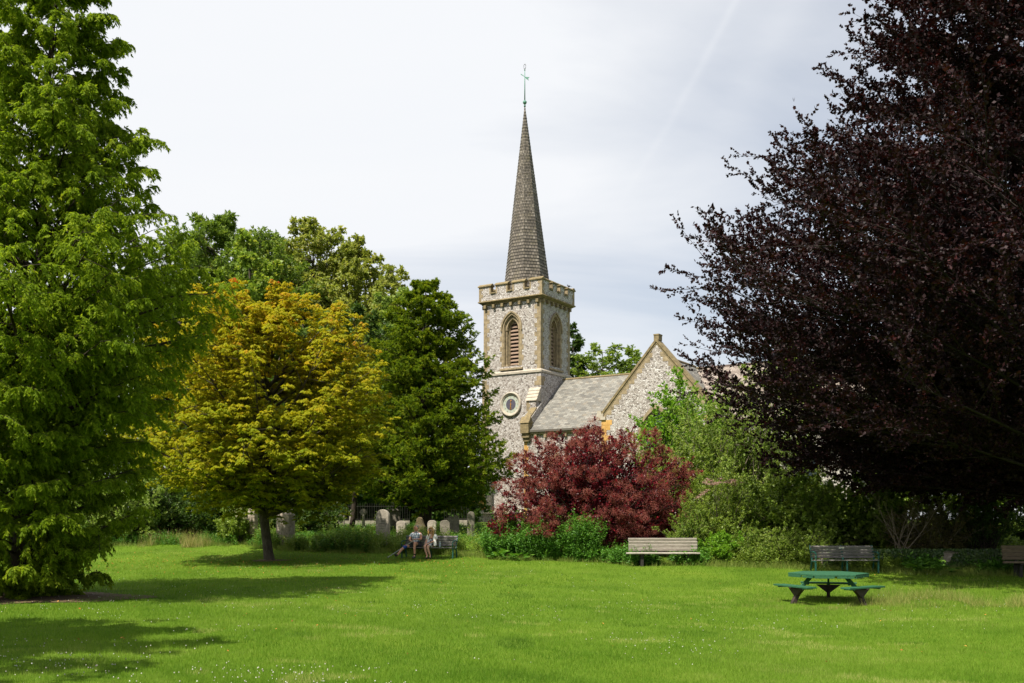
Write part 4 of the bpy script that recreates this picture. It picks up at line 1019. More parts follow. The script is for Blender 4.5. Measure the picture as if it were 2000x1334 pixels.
# octagonal pier with stepped pyramid cap
def pier(px, D, wpx, ytop, label, mat, cap=True):
    x = PX(px, D); w = wpx / F * D / 2; z0 = float(gz(x, D)) - .1; h = PZ(ytop, D) - z0; t = empty('stone_pier', (x, D, z0), R(8), label, 'stone pier')
    s = MB(); k = w * .9; s.lathe([(w, 0), (w, h - .62), (w * .995, h - .52), (w * .80, h - .36)] if cap else [(w, 0), (w, h - .2), (w * .8, h - .08)], (0, 0, 0), 8); s.build('shaft', mat, t, bevel=.012)
    if cap: s = MB(); s.lathe([(w * .80, h - .357), (w * .82, h - .30), (w * .66, h - .25), (w * .58, h - .20), (w * .08, h)], (0, 0, 0), 8); s.build('cap', M['stone_pale'], t, bevel=.01)
M['flint_dim'] = M['flint']
M['pier'] = noisemat('mottled_flint_pier', (.20, .155, .12), (.46, .40, .33), 9, .9, .9, .04, c3=(.60, .56, .52))
pier(558, 43.5, 38, 982, 'squat eight-sided stone pier with pyramid cap beside the yellow tree trunk', M['pier'])
pier(494, 44.8, 20, 990, 'narrow dark stone pier behind the white-flowered shrub', M['pier'], cap=False)
# churchyard railings
def railings(px0, D0, px1, D1, ytop, label, wall=True):
    x0, x1 = PX(px0, D0), PX(px1, D1); p0 = Vector((x0, D0, 0)); p1 = Vector((x1, D1, 0)); n = int((p1 - p0).length / .13)
    t = empty('iron_railing', (x0, D0, float(gz(x0, D0))), 0, label, 'railing'); zb = float(gz(x0, D0)); H_ = PZ(ytop, (D0 + D1) / 2) - zb
    s = MB(); s.T = lambda p: (p[0] - x0, p[1] - D0, p[2])
    for i in range(n + 1):
        p = p0.lerp(p1, i / n); s.tube([(p.x, p.y, .3), (p.x, p.y, H_ - .08), (p.x, p.y, H_)], [.012, .012, .003], 5)
    s.build('paling', M['rail'], t)
    s = MB(); s.T = lambda p: (p[0] - x0, p[1] - D0, p[2]); s.bar((p0.x, p0.y, H_ - .2), (p1.x, p1.y, H_ - .2), .03, .03); s.bar((p0.x, p0.y, .45), (p1.x, p1.y, .45), .03, .03); s.build('rail', M['rail'], t)
    s = MB(); s.T = lambda p: (p[0] - x0, p[1] - D0, p[2]); s.bar((p0.x, p0.y, .12), (p1.x, p1.y, .12), .3, .5); s.build('kerb', M['grave'], t)
M['rail'] = noisemat('rusty_railing', (.012, .013, .010), (.04, .04, .028), 9, .8, .2)
railings(625, 56, 800, 56.5, 982, 'long low iron railing on a stone kerb in the shade left of the dark conifer')
railings(868, 57, 916, 57, 988, 'short iron railing on a kerb between the dark conifer trunk and the church tower')
# birds
def bird(x, y, z, rz, label, mat):
    t = MB(); t.smooth = True
    t.sphere((0, 0, .13), .075, 10, 8, (1.5, .85, .9)); t.sphere((.12, 0, .235), .038, 8, 6); t.tube([(.07, 0, .16), (.115, 0, .225)], [.05, .03], 8)
    t.tube([(.15, 0, .235), (.185, 0, .228)], [.01, .002], 5); t.bar((-.08, 0, .12), (-.22, 0, .08), .06, .015)
    for sy in (-.025, .025): t.tube([(.01, sy, .08), (.01, sy, 0)], .007, 5)
    o = t.build('pigeon', mat, None); o.location = (x, y, z); o.rotation_euler = (0, 0, rz); tag(o, label, 'bird')
M['feather'] = noisemat('grey_feather', (.03, .032, .04), (.09, .095, .11), 12, .6, .1)
def chl(xl, yl): c, s_ = math.cos(R(-32)), math.sin(R(-32)); return (2.016 + xl * c - yl * s_, 70 + xl * s_ + yl * c)
q = chl(.1, 3.95); bird(q[0], q[1], 19.36, R(150), 'small grey pigeon standing on the tower battlements', M['feather'])
q = chl(10.9, 3.1); bird(q[0], q[1], 12.60, R(170), 'small grey pigeon standing on the roof ridge right of the gable', M['feather'])
# ------------------------------------------------------------------ the two people on the bench
def skin(name, chains, mat, parent, sub=2, extra=None):
    """chains: lists of (x, y, z, r); points that coincide are shared. first point of the first chain = root"""
    idx = {}; V = []; Rr = []; E = []
    def vid(p):
        k = tuple(round(c, 4) for c in p[:3])
        if k not in idx: idx[k] = len(V); V.append(p[:3]); Rr.append(p[3])
        return idx[k]
    for ch in chains:
        ids = [vid(p) for p in ch]; E += [(a, b) for a, b in zip(ids, ids[1:])]
    me = bpy.data.meshes.new(name); bm = bmesh.new(); ly = bm.verts.layers.skin.verify(); bv = []
    for p, r in zip(V, Rr):
        v = bm.verts.new(p); v[ly].radius = (r, r) if not isinstance(r, tuple) else r; bv.append(v)
    bv[0][ly].use_root = True
    for a, b in E: bm.edges.new((bv[a], bv[b]))
    bm.to_mesh(me); bm.free(); o = bpy.data.objects.new(name + '_rig', me); C.objects.link(o)
    k = o.modifiers.new('skin', 'SKIN'); k.use_smooth_shade = True; k.branch_smoothing = .3
    ss = o.modifiers.new('sub', 'SUBSURF'); ss.levels = sub; ss.render_levels = sub
    dg = bpy.context.evaluated_depsgraph_get(); m2 = bpy.data.meshes.new_from_object(o.evaluated_get(dg)); bpy.data.objects.remove(o)
    if extra:                                              # facial relief joined into the same mesh
        bm = bmesh.new(); bm.from_mesh(m2); t = bpy.data.meshes.new('t'); t.from_pydata(extra.v, [], extra.f); bm.from_mesh(t); bmesh.ops.recalc_face_normals(bm, faces=bm.faces)
        for f in bm.faces: f.smooth = True
        bm.to_mesh(m2); bm.free()
    m2.materials.clear(); m2.materials.append(mat); m2.name = name
    q = bpy.data.objects.new(name, m2); C.objects.link(q)
    if parent: q.parent = parent
    return q
M['skin_m'] = noisemat('tanned_skin', (.50, .24, .16), (.62, .32, .22), 20, .5, .1)
M['skin_w'] = noisemat('fair_skin', (.54, .29, .20), (.66, .38, .27), 20, .5, .1)
M['hair_grey'] = noisemat('short_grey_hair', (.20, .17, .15), (.34, .31, .28), 60, .8, .3)
M['hair_blond'] = noisemat('blond_hair', (.30, .15, .045), (.58, .36, .14), 40, .45, .5, .004, stretch=(6, 6, .6))
M['short_dark'] = plainmat('charcoal_shorts', (.035, .036, .037), .85)
M['brace'] = plainmat('blue_brace', (.01, .06, .30), .6)
M['brace_red'] = plainmat('red_brace_patch', (.45, .06, .04), .6)
M['shoe_black'] = plainmat('black_shoe', (.012, .012, .014), .6)
M['shoe_grey'] = plainmat('grey_shoe', (.09, .085, .085), .7)
M['cardigan'] = noisemat('cream_knit', (.66, .64, .60), (.78, .76, .72), 50, .9, .3, .004)
M['metal'] = plainmat('grey_aluminium', (.52, .53, .55), .35, .6)
M['glass_dark'] = plainmat('dark_lens', (.008, .008, .01), .15, 0, .8)
M['eye'] = plainmat('dark_eye', (.03, .02, .015), .3)
M['bottle'] = plainmat('clear_bottle', (.35, .42, .45), .15)
M['bag'] = noisemat('beige_bag', (.28, .24, .18), (.40, .35, .27), 20, .8, .2)
M['toe'] = plainmat('dark_sandal', (.05, .03, .025), .6)
def plaidmat():
    m, nt, b, out = newmat('blue_check_shirt'); tc = nd(nt, 'ShaderNodeTexCoord'); s = nd(nt, 'ShaderNodeSeparateXYZ', {0: tc.outputs['Object']})
    def stripe(o, sc, ph, w):
        a = nd(nt, 'ShaderNodeMath', {0: o, 1: sc}, operation='MULTIPLY'); a = nd(nt, 'ShaderNodeMath', {0: a.outputs[0], 1: ph}, operation='ADD'); a = nd(nt, 'ShaderNodeMath', {0: a.outputs[0]}, operation='FRACT')
        return nd(nt, 'ShaderNodeMath', {0: a.outputs[0], 1: w}, operation='LESS_THAN').outputs[0]
    X, Z = s.outputs['X'], s.outputs['Z']
    col = mixc(nt, nd(nt, 'ShaderNodeMath', {0: stripe(X, 11, .1, .42), 1: .75}, operation='MULTIPLY').outputs[0], (.78, .81, .84), (.10, .19, .33))
    col = mixc(nt, nd(nt, 'ShaderNodeMath', {0: stripe(Z, 11, .3, .42), 1: .6}, operation='MULTIPLY').outputs[0], col, (.05, .09, .16))
    col = mixc(nt, nd(nt, 'ShaderNodeMath', {0: stripe(X, 11, .55, .07), 1: .8}, operation='MULTIPLY').outputs[0], col, (.02, .03, .06))
    nt.links.new(col, b.inputs['Base Color']); b.inputs['Roughness'].default_value = .9; return m
def dressmat():
    m, nt, b, out = newmat('navy_white_dress'); tc = nd(nt, 'ShaderNodeTexCoord')
    w = nd(nt, 'ShaderNodeTexNoise', {'Vector': tc.outputs['Object'], 'Scale': 11, 'Detail': 1, 'Distortion': 1.5})
    nt.links.new(ramp(nt, w.outputs['Fac'], [(.48, (.012, .016, .045)), (.52, (.60, .60, .60))]), b.inputs['Base Color']); b.inputs['Roughness'].default_value = .85; return m
M['plaid'] = plaidmat(); M['dress'] = dressmat()
bx0, bz0 = PX(838, BD), float(gz(PX(838, BD), BD))
def hand(root, d, side, n_curl=.5, r=.0085, L_=.075):
    """five separate bent fingers growing from a palm; returns chains starting at the wrist point root (x, y, z, r)"""
    w = Vector(root[:3]); d = Vector(d).normalized(); sdv = Vector(side).normalized(); nn = d.cross(sdv).normalized()
    palm = w + d * .075; ch = [[(*root[:3], root[3]), (*(w + d * .035), .03), (*palm, .032)]]
    for i, (o, l) in enumerate(((-.027, .85), (-.009, 1.0), (.009, .95), (.026, .75))):
        b = palm + sdv * o + d * .008; k1 = b + d * L_ * l * .5 - nn * .012 * n_curl; k2 = k1 + (d * .6 - nn * n_curl).normalized() * L_ * l * .5
        ch.append([(*palm, .032), (*b, r * 1.15), (*k1, r), (*k2, r * .8)])
    b = w + d * .03 - sdv * .03; ch.append([(*(w + d * .035), .03), (*b, .013), (*(b + d * .035 - sdv * .018 - nn * .01), .010), (*(b + d * .06 - sdv * .012 - nn * .02), .008)])
    return ch
def face(c, f, r=.1, hs=1.0):
    """nose, brow, lips, ears and eye sockets on a head centred at c looking along f (unit, mostly -y)"""
    s = MB(); c = Vector(c); f = Vector(f).normalized(); sd = f.cross(Vector((0, 0, 1))).normalized(); u = sd.cross(f)
    def bl(a, b, cc, r_, sc): p = c + f * a + sd * b + u * cc; s.sphere(tuple(p), r_, 8, 6, sc)
    bl(.096, 0, -.012, .016, (1, 1.1, 1.6)); bl(.105, 0, -.028, .016, (1.05, 1, .8)); bl(.086, 0, .028, .02, (2.4, .7, .5))
    bl(.086, 0, -.058, .015, (1.7, .8, .45)); bl(.084, 0, -.07, .014, (1.4, .8, .45)); bl(.074, 0, -.098, .022, (1.2, .9, .8))
    for q in (-1, 1): bl(.005, q * .078, -.008, .022, (.45, .8, 1.3)); bl(.074, q * .038, -.03, .022, (1, .8, .9))
    return s, lambda a, b, cc: tuple(c + f * a + sd * b + u * cc)
# ---- man
man = empty('person', (bx0, BD, bz0), R(-15), 'seated bald man in blue checked shirt and dark shorts holding a crutch', 'person')
m = -.56
hip = (m, .02, .50, .13); wst = (m, .05, .64, .13); chest = (m, .10, .86, .15); neck0 = (m, .10, 1.01, .075); neck = (m - .0, .075, 1.07, .058)
hd = (m - .005, .05, 1.135, .078); hd2 = (m - .005, .055, 1.20, .088); top = (m - .005, .065, 1.262, .062)
rs = (m - .17, .10, .965, .068); rel = (m - .26, .0, .71, .048); rwr = (m - .08, -.22, .655, .03)
ls = (m + .17, .10, .965, .068); lel = (m + .25, -.04, .735, .048); lwr = (m + .14, -.27, .745, .03)
rh = (m - .10, .0, .50, .09); rk = (m - .30, -.38, .46, .062); rm = (m - .40, -.52, .32, .05); ra = (m - .50, -.66, .13, .036)
lh = (m + .10, .0, .50, .09); lk = (m + .13, -.42, .61, .062); lm = (m + .125, -.46, .40, .052); la = (m + .13, -.44, .12, .036)
fs, fp = face((m - .005, .045, 1.175), (-.12, -1, -.05))
ch = [[hip, wst, chest, neck0, neck, hd, hd2, top], [chest, rs, rel, rwr], [chest, ls, lel, lwr], [hip, rh, rk, rm, ra, (m - .54, -.74, .10, .036)], [hip, lh, lk, lm, la, (m + .12, -.56, .05, .036)]]
ch += hand(rwr, (.8, -.35, -.02), (.3, .8, .1)); ch += hand(lwr, (-.75, -.45, -.05), (.4, -.8, .1))
b = skin('body', ch, M['skin_m'], man, extra=fs)
# clothes
skin('shirt', [[(m, .02, .52, .15), (m, .05, .64, .155), (m, .10, .84, .172), (m, .105, .985, .095)], [(m, .10, .84, .172), (m - .175, .10, .955, .088), (m - .235, .03, .80, .078)], [(m, .10, .84, .172), (m + .175, .10, .955, .088), (m + .225, .02, .82, .078)]], M['plaid'], man)
s = MB(); s.smooth = True; s.tube([(m, .10, .995), (m, .085, 1.045)], [.085, .075], 12, cap=False); s.build('collar', M['plaid'], man)
skin('shorts', [[(m, .03, .50, .15), (m - .11, -.02, .50, .108), (m - .235, -.26, .48, .088)], [(m, .03, .50, .15), (m + .11, -.02, .50, .108), (m + .125, -.24, .56, .09)]], M['short_dark'], man)
skin('knee_brace', [[(m - .25, -.29, .475, .078), (m - .30, -.385, .455, .08), (m - .36, -.47, .375, .068)]], M['brace'], man)
s = MB(); s.sphere((m - .285, -.41, .50), .03, 8, 6, (1.2, .7, .8)); s.build('brace_patch', M['brace_red'], man)
skin('shoe', [[(m - .49, -.65, .14, .05), (m - .53, -.73, .10, .056), (m - .56, -.77, .19, .045)]], M['shoe_black'], man)
skin('shoe', [[(m + .13, -.43, .06, .05), (m + .125, -.52, .05, .052), (m + .115, -.63, .04, .042)]], M['shoe_grey'], man)
skin('sock', [[(m + .13, -.44, .09, .046), (m + .13, -.442, .19, .046)]], M['shoe_black'], man)
s = MB(); s.smooth = True                                  # cropped hair: band round back and sides
s.lathe([(.088, -.03), (.095, .02), (.086, .06), (.06, .085)], (m - .003, .085, 1.185), 14); s.build('hair', M['hair_grey'], man)
for q in (-.032, .032): s = MB(); s.sphere(fp(.088, q, .008), .011, 8, 6); s.build('eye', M['eye'], man)
# crutch held in his hands
cr = empty('crutch', (bx0, BD, bz0), R(-15), 'grey metal crutch slanting from the man\'s hands to the grass', 'crutch')
s = MB(); p0 = Vector((m + .06, -.34, .70)); p1 = Vector((m - .98, -.50, .02)); s.tube([p0, p0.lerp(p1, .55)], .014, 8); s.build('upper_tube', M['metal'], cr)
s = MB(); s.tube([p0.lerp(p1, .5), p1], .018, 8); s.build('lower_tube', M['metal'], cr)
s = MB(); s.tube([p0 + Vector((0, 0, 0)), p0 + Vector((.02, .0, -.11))], .018, 8); s.tube([p0, p0 + Vector((.16, .03, .05))], .011, 8); s.build('handle', M['metal'], cr)
s = MB(); s.tube([p1 + Vector((.02, .0, .013)), p1], [.024, .026], 8); s.build('rubber_tip', M['shoe_grey'], cr)
# ---- woman
wom = empty('person', (bx0, BD, bz0), R(-15), 'seated woman with long blond hair, sunglasses and cream cardigan', 'person')
q = .10
hip = (q, .02, .50, .125); wst = (q, .04, .63, .105); chest = (q, .06, .82, .115); neck0 = (q - .01, .04, .945, .06); neck = (q - .015, .02, .995, .047)
hd = (q - .02, -.015, 1.055, .07); hd2 = (q - .02, -.015, 1.115, .08); top = (q - .02, -.005, 1.17, .058)
rs = (q - .14, .05, .90, .055); rel = (q - .19, -.06, .68, .038); rwr = (q - .13, -.27, .58, .024)
ls = (q + .14, .05, .90, .055); lel = (q + .20, -.06, .69, .038); lwr = (q - .02, -.30, .585, .024)
rh = (q - .08, .0, .50, .09); rk = (q - .14, -.40, .48, .055); rm = (q - .09, -.40, .28, .046); ra = (q - .03, -.40, .09, .03)
lh = (q + .08, .0, .50, .09); lk = (q - .02, -.41, .47, .055); lm = (q + .03, -.40, .28, .046); la = (q + .09, -.38, .09, .03)
fs, fp = face((q - .02, -.02, 1.09), (-.08, -1, -.1))
ch = [[hip, wst, chest, neck0, neck, hd, hd2, top], [chest, rs, rel, rwr], [chest, ls, lel, lwr], [hip, rh, rk, rm, ra, (q - .05, -.50, .035, .028)], [hip, lh, lk, lm, la, (q + .09, -.48, .035, .028)]]
ch += hand(rwr, (.35, -.7, -.35), (.8, .4, .1), r=.0075, L_=.065); ch += hand(lwr, (-.6, -.4, -.45), (.4, -.8, .1), r=.0075, L_=.065)
skin('body', ch, M['skin_w'], wom, extra=fs)
skin('dress', [[(q, .03, .52, .14), (q, .04, .64, .125), (q, .055, .82, .128)], [(q, .03, .52, .14), (q - .10, -.16, .515, .10), (q - .11, -.34, .50, .085)], [(q, .03, .52, .14), (q + .05, -.16, .51, .10), (q + .0, -.34, .49, .085)]], M['dress'], wom)
skin('cardigan', [[(q + .02, .09, .60, .13), (q + .01, .09, .72, .13), (q, .085, .85, .132), (q, .08, .925, .07)], [(q, .085, .85, .132), (q - .145, .055, .89, .075), (q - .19, -.035, .71, .062)], [(q, .085, .85, .132), (q + .15, .055, .89, .078), (q + .205, -.03, .72, .07)]], M['cardigan'], wom)
skin('cardigan_front', [[(q + .12, -.05, .86, .05), (q + .15, -.08, .70, .065), (q + .19, -.12, .54, .07), (q + .21, -.16, .46, .05)]], M['cardigan'], wom)
skin('cardigan_front', [[(q - .11, -.04, .87, .035), (q - .12, -.06, .72, .04), (q - .13, -.08, .60, .035)]], M['cardigan'], wom)
s = MB(); s.smooth = True
s.sphere((q - .02, .015, 1.115), .103, 16, 12, (.93, 1.0, 1.05))
hair_cut = [(x_, y_, z_) for x_, y_, z_ in s.v]
s.v = [(x_, (y_ if not (y_ < -.035 and z_ < 1.16) else -.035 + (y_ + .035) * .1), z_) for x_, y_, z_ in s.v]
for sx, l in ((-1, .34), (1, .30)):
    s.tube([(q - .02 + sx * .09, .01, 1.13), (q - .02 + sx * .10, .0, 1.02), (q - .02 + sx * .10, -.02, .93), (q - .03 + sx * .095, -.04, 1.13 - l)], [.034, .036, .034, .012], 8)
    s.tube([(q - .02 + sx * .045, .05, 1.10), (q - .02 + sx * .06, .07, 1.0), (q - .02 + sx * .06, .06, .88)], [.05, .055, .02], 8)
s.tube([(q - .08, -.07, 1.165), (q - .02, -.098, 1.178), (q + .04, -.07, 1.165)], [.016, .018, .016], 8)
s.build('hair', M['hair_blond'], wom)
s = MB()
for k in (-.031, .031): s.sphere(fp(.093, k, .006), .026, 10, 8, (1.05, .3, .85))
s.bar(fp(.096, -.012, .012), fp(.096, .012, .012), .006, .008); s.bar(fp(.085, -.05, .012), fp(.0, -.078, .01), .005, .008); s.bar(fp(.085, .05, .012), fp(.0, .078, .01), .005, .008)
s.build('sunglasses', M['glass_dark'], wom)
for sx, y_ in ((-.045, -.46), (.09, -.44)):
    s = MB(); s.box(q + sx - .04, q + sx + .035, y_ - .12, y_ + .12, 0.0, .018); s.tube([(q + sx - .035, y_ - .05, .015), (q + sx, y_ - .05, .06), (q + sx + .03, y_ - .05, .015)], .008, 6); s.build('sandal', M['toe'], wom)
# bottle and bag on the bench
cs, sn_ = math.cos(R(-15)), math.sin(R(-15))
def bl(x, y): return (bx0 + x * cs - y * sn_, BD + x * sn_ + y * cs)
s = MB(); s.smooth = True; s.lathe([(.034, 0), (.036, .01), (.036, .13), (.034, .15), (.014, .19), (.014, .215)], (0, 0, 0), 14)
o = empty('bottle', (*bl(.47, -.05), bz0 + .432), 0, 'clear plastic water bottle standing on the bench seat', 'bottle'); s.build('bottle_body', M['bottle'], o)
s = MB(); s.lathe([(.016, .215), (.016, .24)], (0, 0, 0), 10); s.build('cap', M['cardigan'], o)
s = MB(); s.add([(-.05, -.10, 0), (.05, -.10, 0), (.06, .10, 0), (-.06, .10, 0), (-.03, -.07, .17), (.03, -.07, .17), (.03, .07, .18), (-.03, .07, .18)], [(3, 2, 1, 0), (4, 5, 6, 7), (0, 1, 5, 4), (1, 2, 6, 5), (2, 3, 7, 6), (3, 0, 4, 7)])
o = empty('handbag', (*bl(-.14, -.08), bz0 + .433), R(10), 'small beige handbag on the bench between the two people', 'handbag'); s.build('bag_body', M['bag'], o, bevel=.012)
s = MB(); s.tube([(0, -.06, .16), (0, -.04, .23), (0, .04, .23), (0, .06, .16)], .007, 6); s.build('strap', M['bag'], o)
# ------------------------------------------------------------------ trees
LM = {}
LM['redwood'] = leafmat('redwood_needles', [(0, (.11, .18, .010)), (.5, (.185, .275, .014)), (.8, (.28, .37, .022)), (1, (.38, .42, .04))], .55, .65, .12)
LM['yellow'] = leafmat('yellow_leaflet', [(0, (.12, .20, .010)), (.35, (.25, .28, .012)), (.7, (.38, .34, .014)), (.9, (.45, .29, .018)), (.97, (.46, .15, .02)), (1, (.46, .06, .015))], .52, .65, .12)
LM['yew'] = leafmat('yew_needles', [(0, (.055, .105, .008)), (.45, (.12, .19, .010)), (.75, (.22, .28, .014)), (1, (.34, .36, .025))], .45, .6, .15)
LM['chestnut'] = leafmat('sweet_chestnut_leaf', [(0, (.085, .15, .016)), (.6, (.15, .23, .03)), (.93, (.20, .27, .045)), (1, (.40, .20, .06))], .42, .5, .3)
LM['lime'] = leafmat('lime_leaf', [(0, (.15, .20, .025)), (.45, (.27, .32, .055)), (1, (.45, .44, .14))], .42, .5, .3)
LM['maple'] = leafmat('maple_leaf', [(0, (.12, .22, .03)), (.6, (.24, .33, .045)), (.95, (.34, .38, .07)), (1, (.33, .11, .04))], .42, .5, .3)
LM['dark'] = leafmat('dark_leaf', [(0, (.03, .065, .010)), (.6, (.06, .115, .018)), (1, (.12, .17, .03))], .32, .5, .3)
LM['beech'] = leafmat('copper_beech_leaf', [(0, (.008, .003, .0045)), (.5, (.016, .005, .007)), (.85, (.031, .008, .0105)), (1, (.065, .014, .014))], .16, .6, .28, tmul=(1.8, .6, .4))
LM['bush'] = leafmat('bush_leaf', [(0, (.10, .17, .018)), (.5, (.19, .28, .035)), (1, (.33, .40, .09))], .40, .42, .4)
LM['bright'] = leafmat('bright_leaf', [(0, (.085, .20, .014)), (.5, (.165, .33, .024)), (1, (.28, .45, .045))], .45, .5, .25)
LM['grey'] = leafmat('grey_green_leaf', [(0, (.11, .18, .03)), (.5, (.21, .31, .055)), (1, (.40, .46, .14))], .40, .5, .25)
LM['smoke'] = leafmat('wine_red_leaf', [(0, (.022, .009, .012)), (.35, (.065, .010, .017)), (.7, (.17, .013, .022)), (.92, (.32, .018, .03)), (1, (.42, .05, .04))], .34, .4, .4, tmul=(1.4, .8, .8))
LM['plume'] = leafmat('pink_smoke_plume', [(0, (.20, .06, .052)), (.6, (.31, .105, .09)), (1, (.44, .18, .155))], .38, .9, .05)
LM['ivy'] = leafmat('ivy_leaf', [(0, (.028, .06, .012)), (.6, (.055, .115, .02)), (1, (.12, .18, .04))], .25, .4, .45)
LM['weed'] = leafmat('weed_leaf', [(0, (.09, .17, .02)), (.5, (.165, .255, .035)), (.85, (.27, .33, .07)), (1, (.40, .36, .14))], .4, .5, .3)
LM['nettle'] = leafmat('nettle_leaf', [(0, (.045, .13, .015)), (.6, (.085, .215, .023)), (1, (.16, .30, .04))], .36, .5, .3)
LM['brown'] = leafmat('brown_leaf', [(0, (.07, .06, .02)), (.5, (.12, .12, .03)), (1, (.20, .13, .06))], .25, .6, .3)
LM['pink'] = leafmat('pink_flower', [(0, (.38, .20, .21)), (1, (.60, .42, .40))], .25, .7, .1)
LM['cream'] = leafmat('cream_flower', [(0, (.42, .38, .26)), (1, (.70, .66, .52))], .25, .7, .1)

def redwood():
    b = (-10.9, 22.0, float(gz(-10.9, 22)) - .05); H = 15.8; lean_ = (.95, .0)
    prof = [(.08, 1.0), (.7, 1.6), (2.0, 2.35), (3.6, 2.75), (5.0, 2.85), (6.3, 3.5), (7.6, 3.45), (8.6, 2.6), (9.8, 2.2), (11.4, 1.75), (13, 1.25), (14.6, .6), (15.8, .12)]
    B1 = crown_primaries(b, H, prof, 300, start=(.02, .98), rise=.38, bend=(0, 0, -.10), lean=lean_, inner=.2, noise=.09)
    B2 = split(B1, 12, .22, 1.0, .85, .38, flat=.45, up=.12, bend=(0, 0, -.22), taper=.6)
    B3 = split(B2, 8, .12, 1.0, .75, .40, flat=.5, up=-.05, bend=(0, 0, -.9), taper=.3, lmin=.14)
    lv = scatter_leaves(B3, int(30 * LV), .095, .033, droop=.55, nz=.6, sway=.9, ang=.9, t0=.05, flat=.5)
    pts = [(b[0] + lean_[0] * h / H + .05 * math.sin(h), b[1], b[2] + h) for h in np.linspace(0, H * .97, 12)]
    rad = [.30, .24, .20, .17, .15, .13, .11, .09, .07, .045, .03, .012]
    w = tubes([(B1, 7, 6, .013, .006), (B2, 4, 4, .009, .003)], '', None)
    tree_obj('redwood_tree', b, 'tall feathery bright green conifer filling the left side, foliage down to the grass', 'tree', trunk_geo(pts, rad), w, lv, M['bark_dark'], LM['redwood'])
redwood()
# the yellow tree
def yellow():
    b = (PX(527, 38), 38.0, float(gz(PX(527, 38), 38))); H = 10.5
    prof = [(2.8, 2.6), (3.3, 3.95), (4.1, 4.2), (5.0, 4.15), (6.3, 3.9), (7.6, 3.6), (8.7, 3.0), (9.5, 2.3), (10.0, 1.3), (10.15, .5)]
    B1 = crown_primaries(b, H, prof, 120, start=(.16, .78), rise=.75, bend=(0, 0, -.02), inner=.25, off=(.0, -.9), noise=.08, lump=.25)
    B2 = split(B1, 12, .3, 1.0, .8, .36, up=.15, bend=(0, 0, -.05), taper=.5)
    B3 = split(B2, 5, .2, 1.0, .85, .4, up=.15, bend=(0, 0, -.15), taper=.3, lmin=.2)
    lv = palmate(B3, int(8 * LV), .175, .058, k=5, droop=.75)
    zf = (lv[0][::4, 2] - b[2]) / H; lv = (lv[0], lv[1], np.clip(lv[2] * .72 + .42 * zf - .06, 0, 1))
    hs = [0, .12, .4, 1.0, 1.8, 2.6, 3.6, 4.8, 6.2, 7.8, 9.4]
    pts = [(b[0] - .34 * min(h, 3.2) / 3.2 - .05 * math.sin(h), 38 + .04 * h, b[2] - .05 + h) for h in hs]; rad = [.27, .21, .19, .175, .165, .155, .14, .125, .09, .055, .02]
    w = tubes([(B1, 8, 6, .0165, .009), (B2, 5, 4, .011, .004)], '', None)
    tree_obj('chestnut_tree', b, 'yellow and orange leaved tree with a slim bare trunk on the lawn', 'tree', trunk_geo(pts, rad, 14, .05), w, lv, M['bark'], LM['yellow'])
yellow()
# dark conifer by the tower
def yew():
    x = PX(828, 50); b = (x, 50.0, float(gz(x, 50))); H = 12.7
    prof = [(1.6, 2.2), (2.4, 3.6), (3.4, 3.95), (5.2, 3.5), (7.2, 3.0), (9.2, 2.4), (10.8, 1.7), (11.9, 1.05), (12.7, .3)]
    B1 = crown_primaries(b, H, prof, 240, start=(.08, .97), rise=.25, bend=(0, 0, .05), inner=.25, off=(.1, 0), noise=.11)
    B2 = split(B1, 12, .25, 1.0, .75, .36, flat=.6, up=.28, bend=(0, 0, .05), taper=.6)
    B3 = split(B2, 7, .15, 1.0, .7, .38, flat=.7, up=.22, bend=(0, 0, -.25), taper=.3, lmin=.22)
    lv = scatter_leaves(B3, int(26 * LV), .125, .045, droop=.0, nz=.7, sway=.9, ang=.6, t0=.1)
    pts = [(b[0] + .12 * math.sin(h * .6), 50, b[2] - .1 + h) for h in np.linspace(0, 12.6, 10)]; rad = [.36, .3, .27, .24, .2, .17, .13, .1, .06, .02]
    w = tubes([(B1, 7, 5, .015, .007), (B2, 4, 4, .01, .004)], '', None)
    tree_obj('conifer_tree', b, 'dark green spiky conifer standing in front of the church tower', 'tree', trunk_geo(pts, rad), w, lv, M['bark_dark'], LM['yew'])
yew()
# slim dark leaning tree in the churchyard shade
x = PX(684, 51); b = (x, 51.0, float(gz(x, 51))); pts = [(x + .13 * h + .05 * math.sin(h * 2), 51, b[2] - .1 + h) for h in np.linspace(0, 5.5, 8)]
B1 = [np.array([pts[k] for k in rng.integers(4, 8, 26)]), nrm(np.stack([rng.normal(0, 1, 26), rng.normal(0, 1, 26), rng.uniform(.1, 1.2, 26)], 1)), rng.uniform(.8, 1.6, 26), rng.normal(0, .08, (26, 3))]
B2 = split(B1, 8, .3, 1, .8, .5); B3 = split(B2, 5, .2, 1, .7, .5, lmin=.2)
tree_obj('slim_tree', b, 'slim dark leaning tree in the shade, left of the largest gravestone', 'tree', trunk_geo(pts, [.16, .14, .13, .12, .10, .08, .05, .02]), tubes([(B1, 5, 5, .02, .008)], '', None), scatter_leaves(B3, 11, .13, .08), M['bark_dark'], LM['dark'])
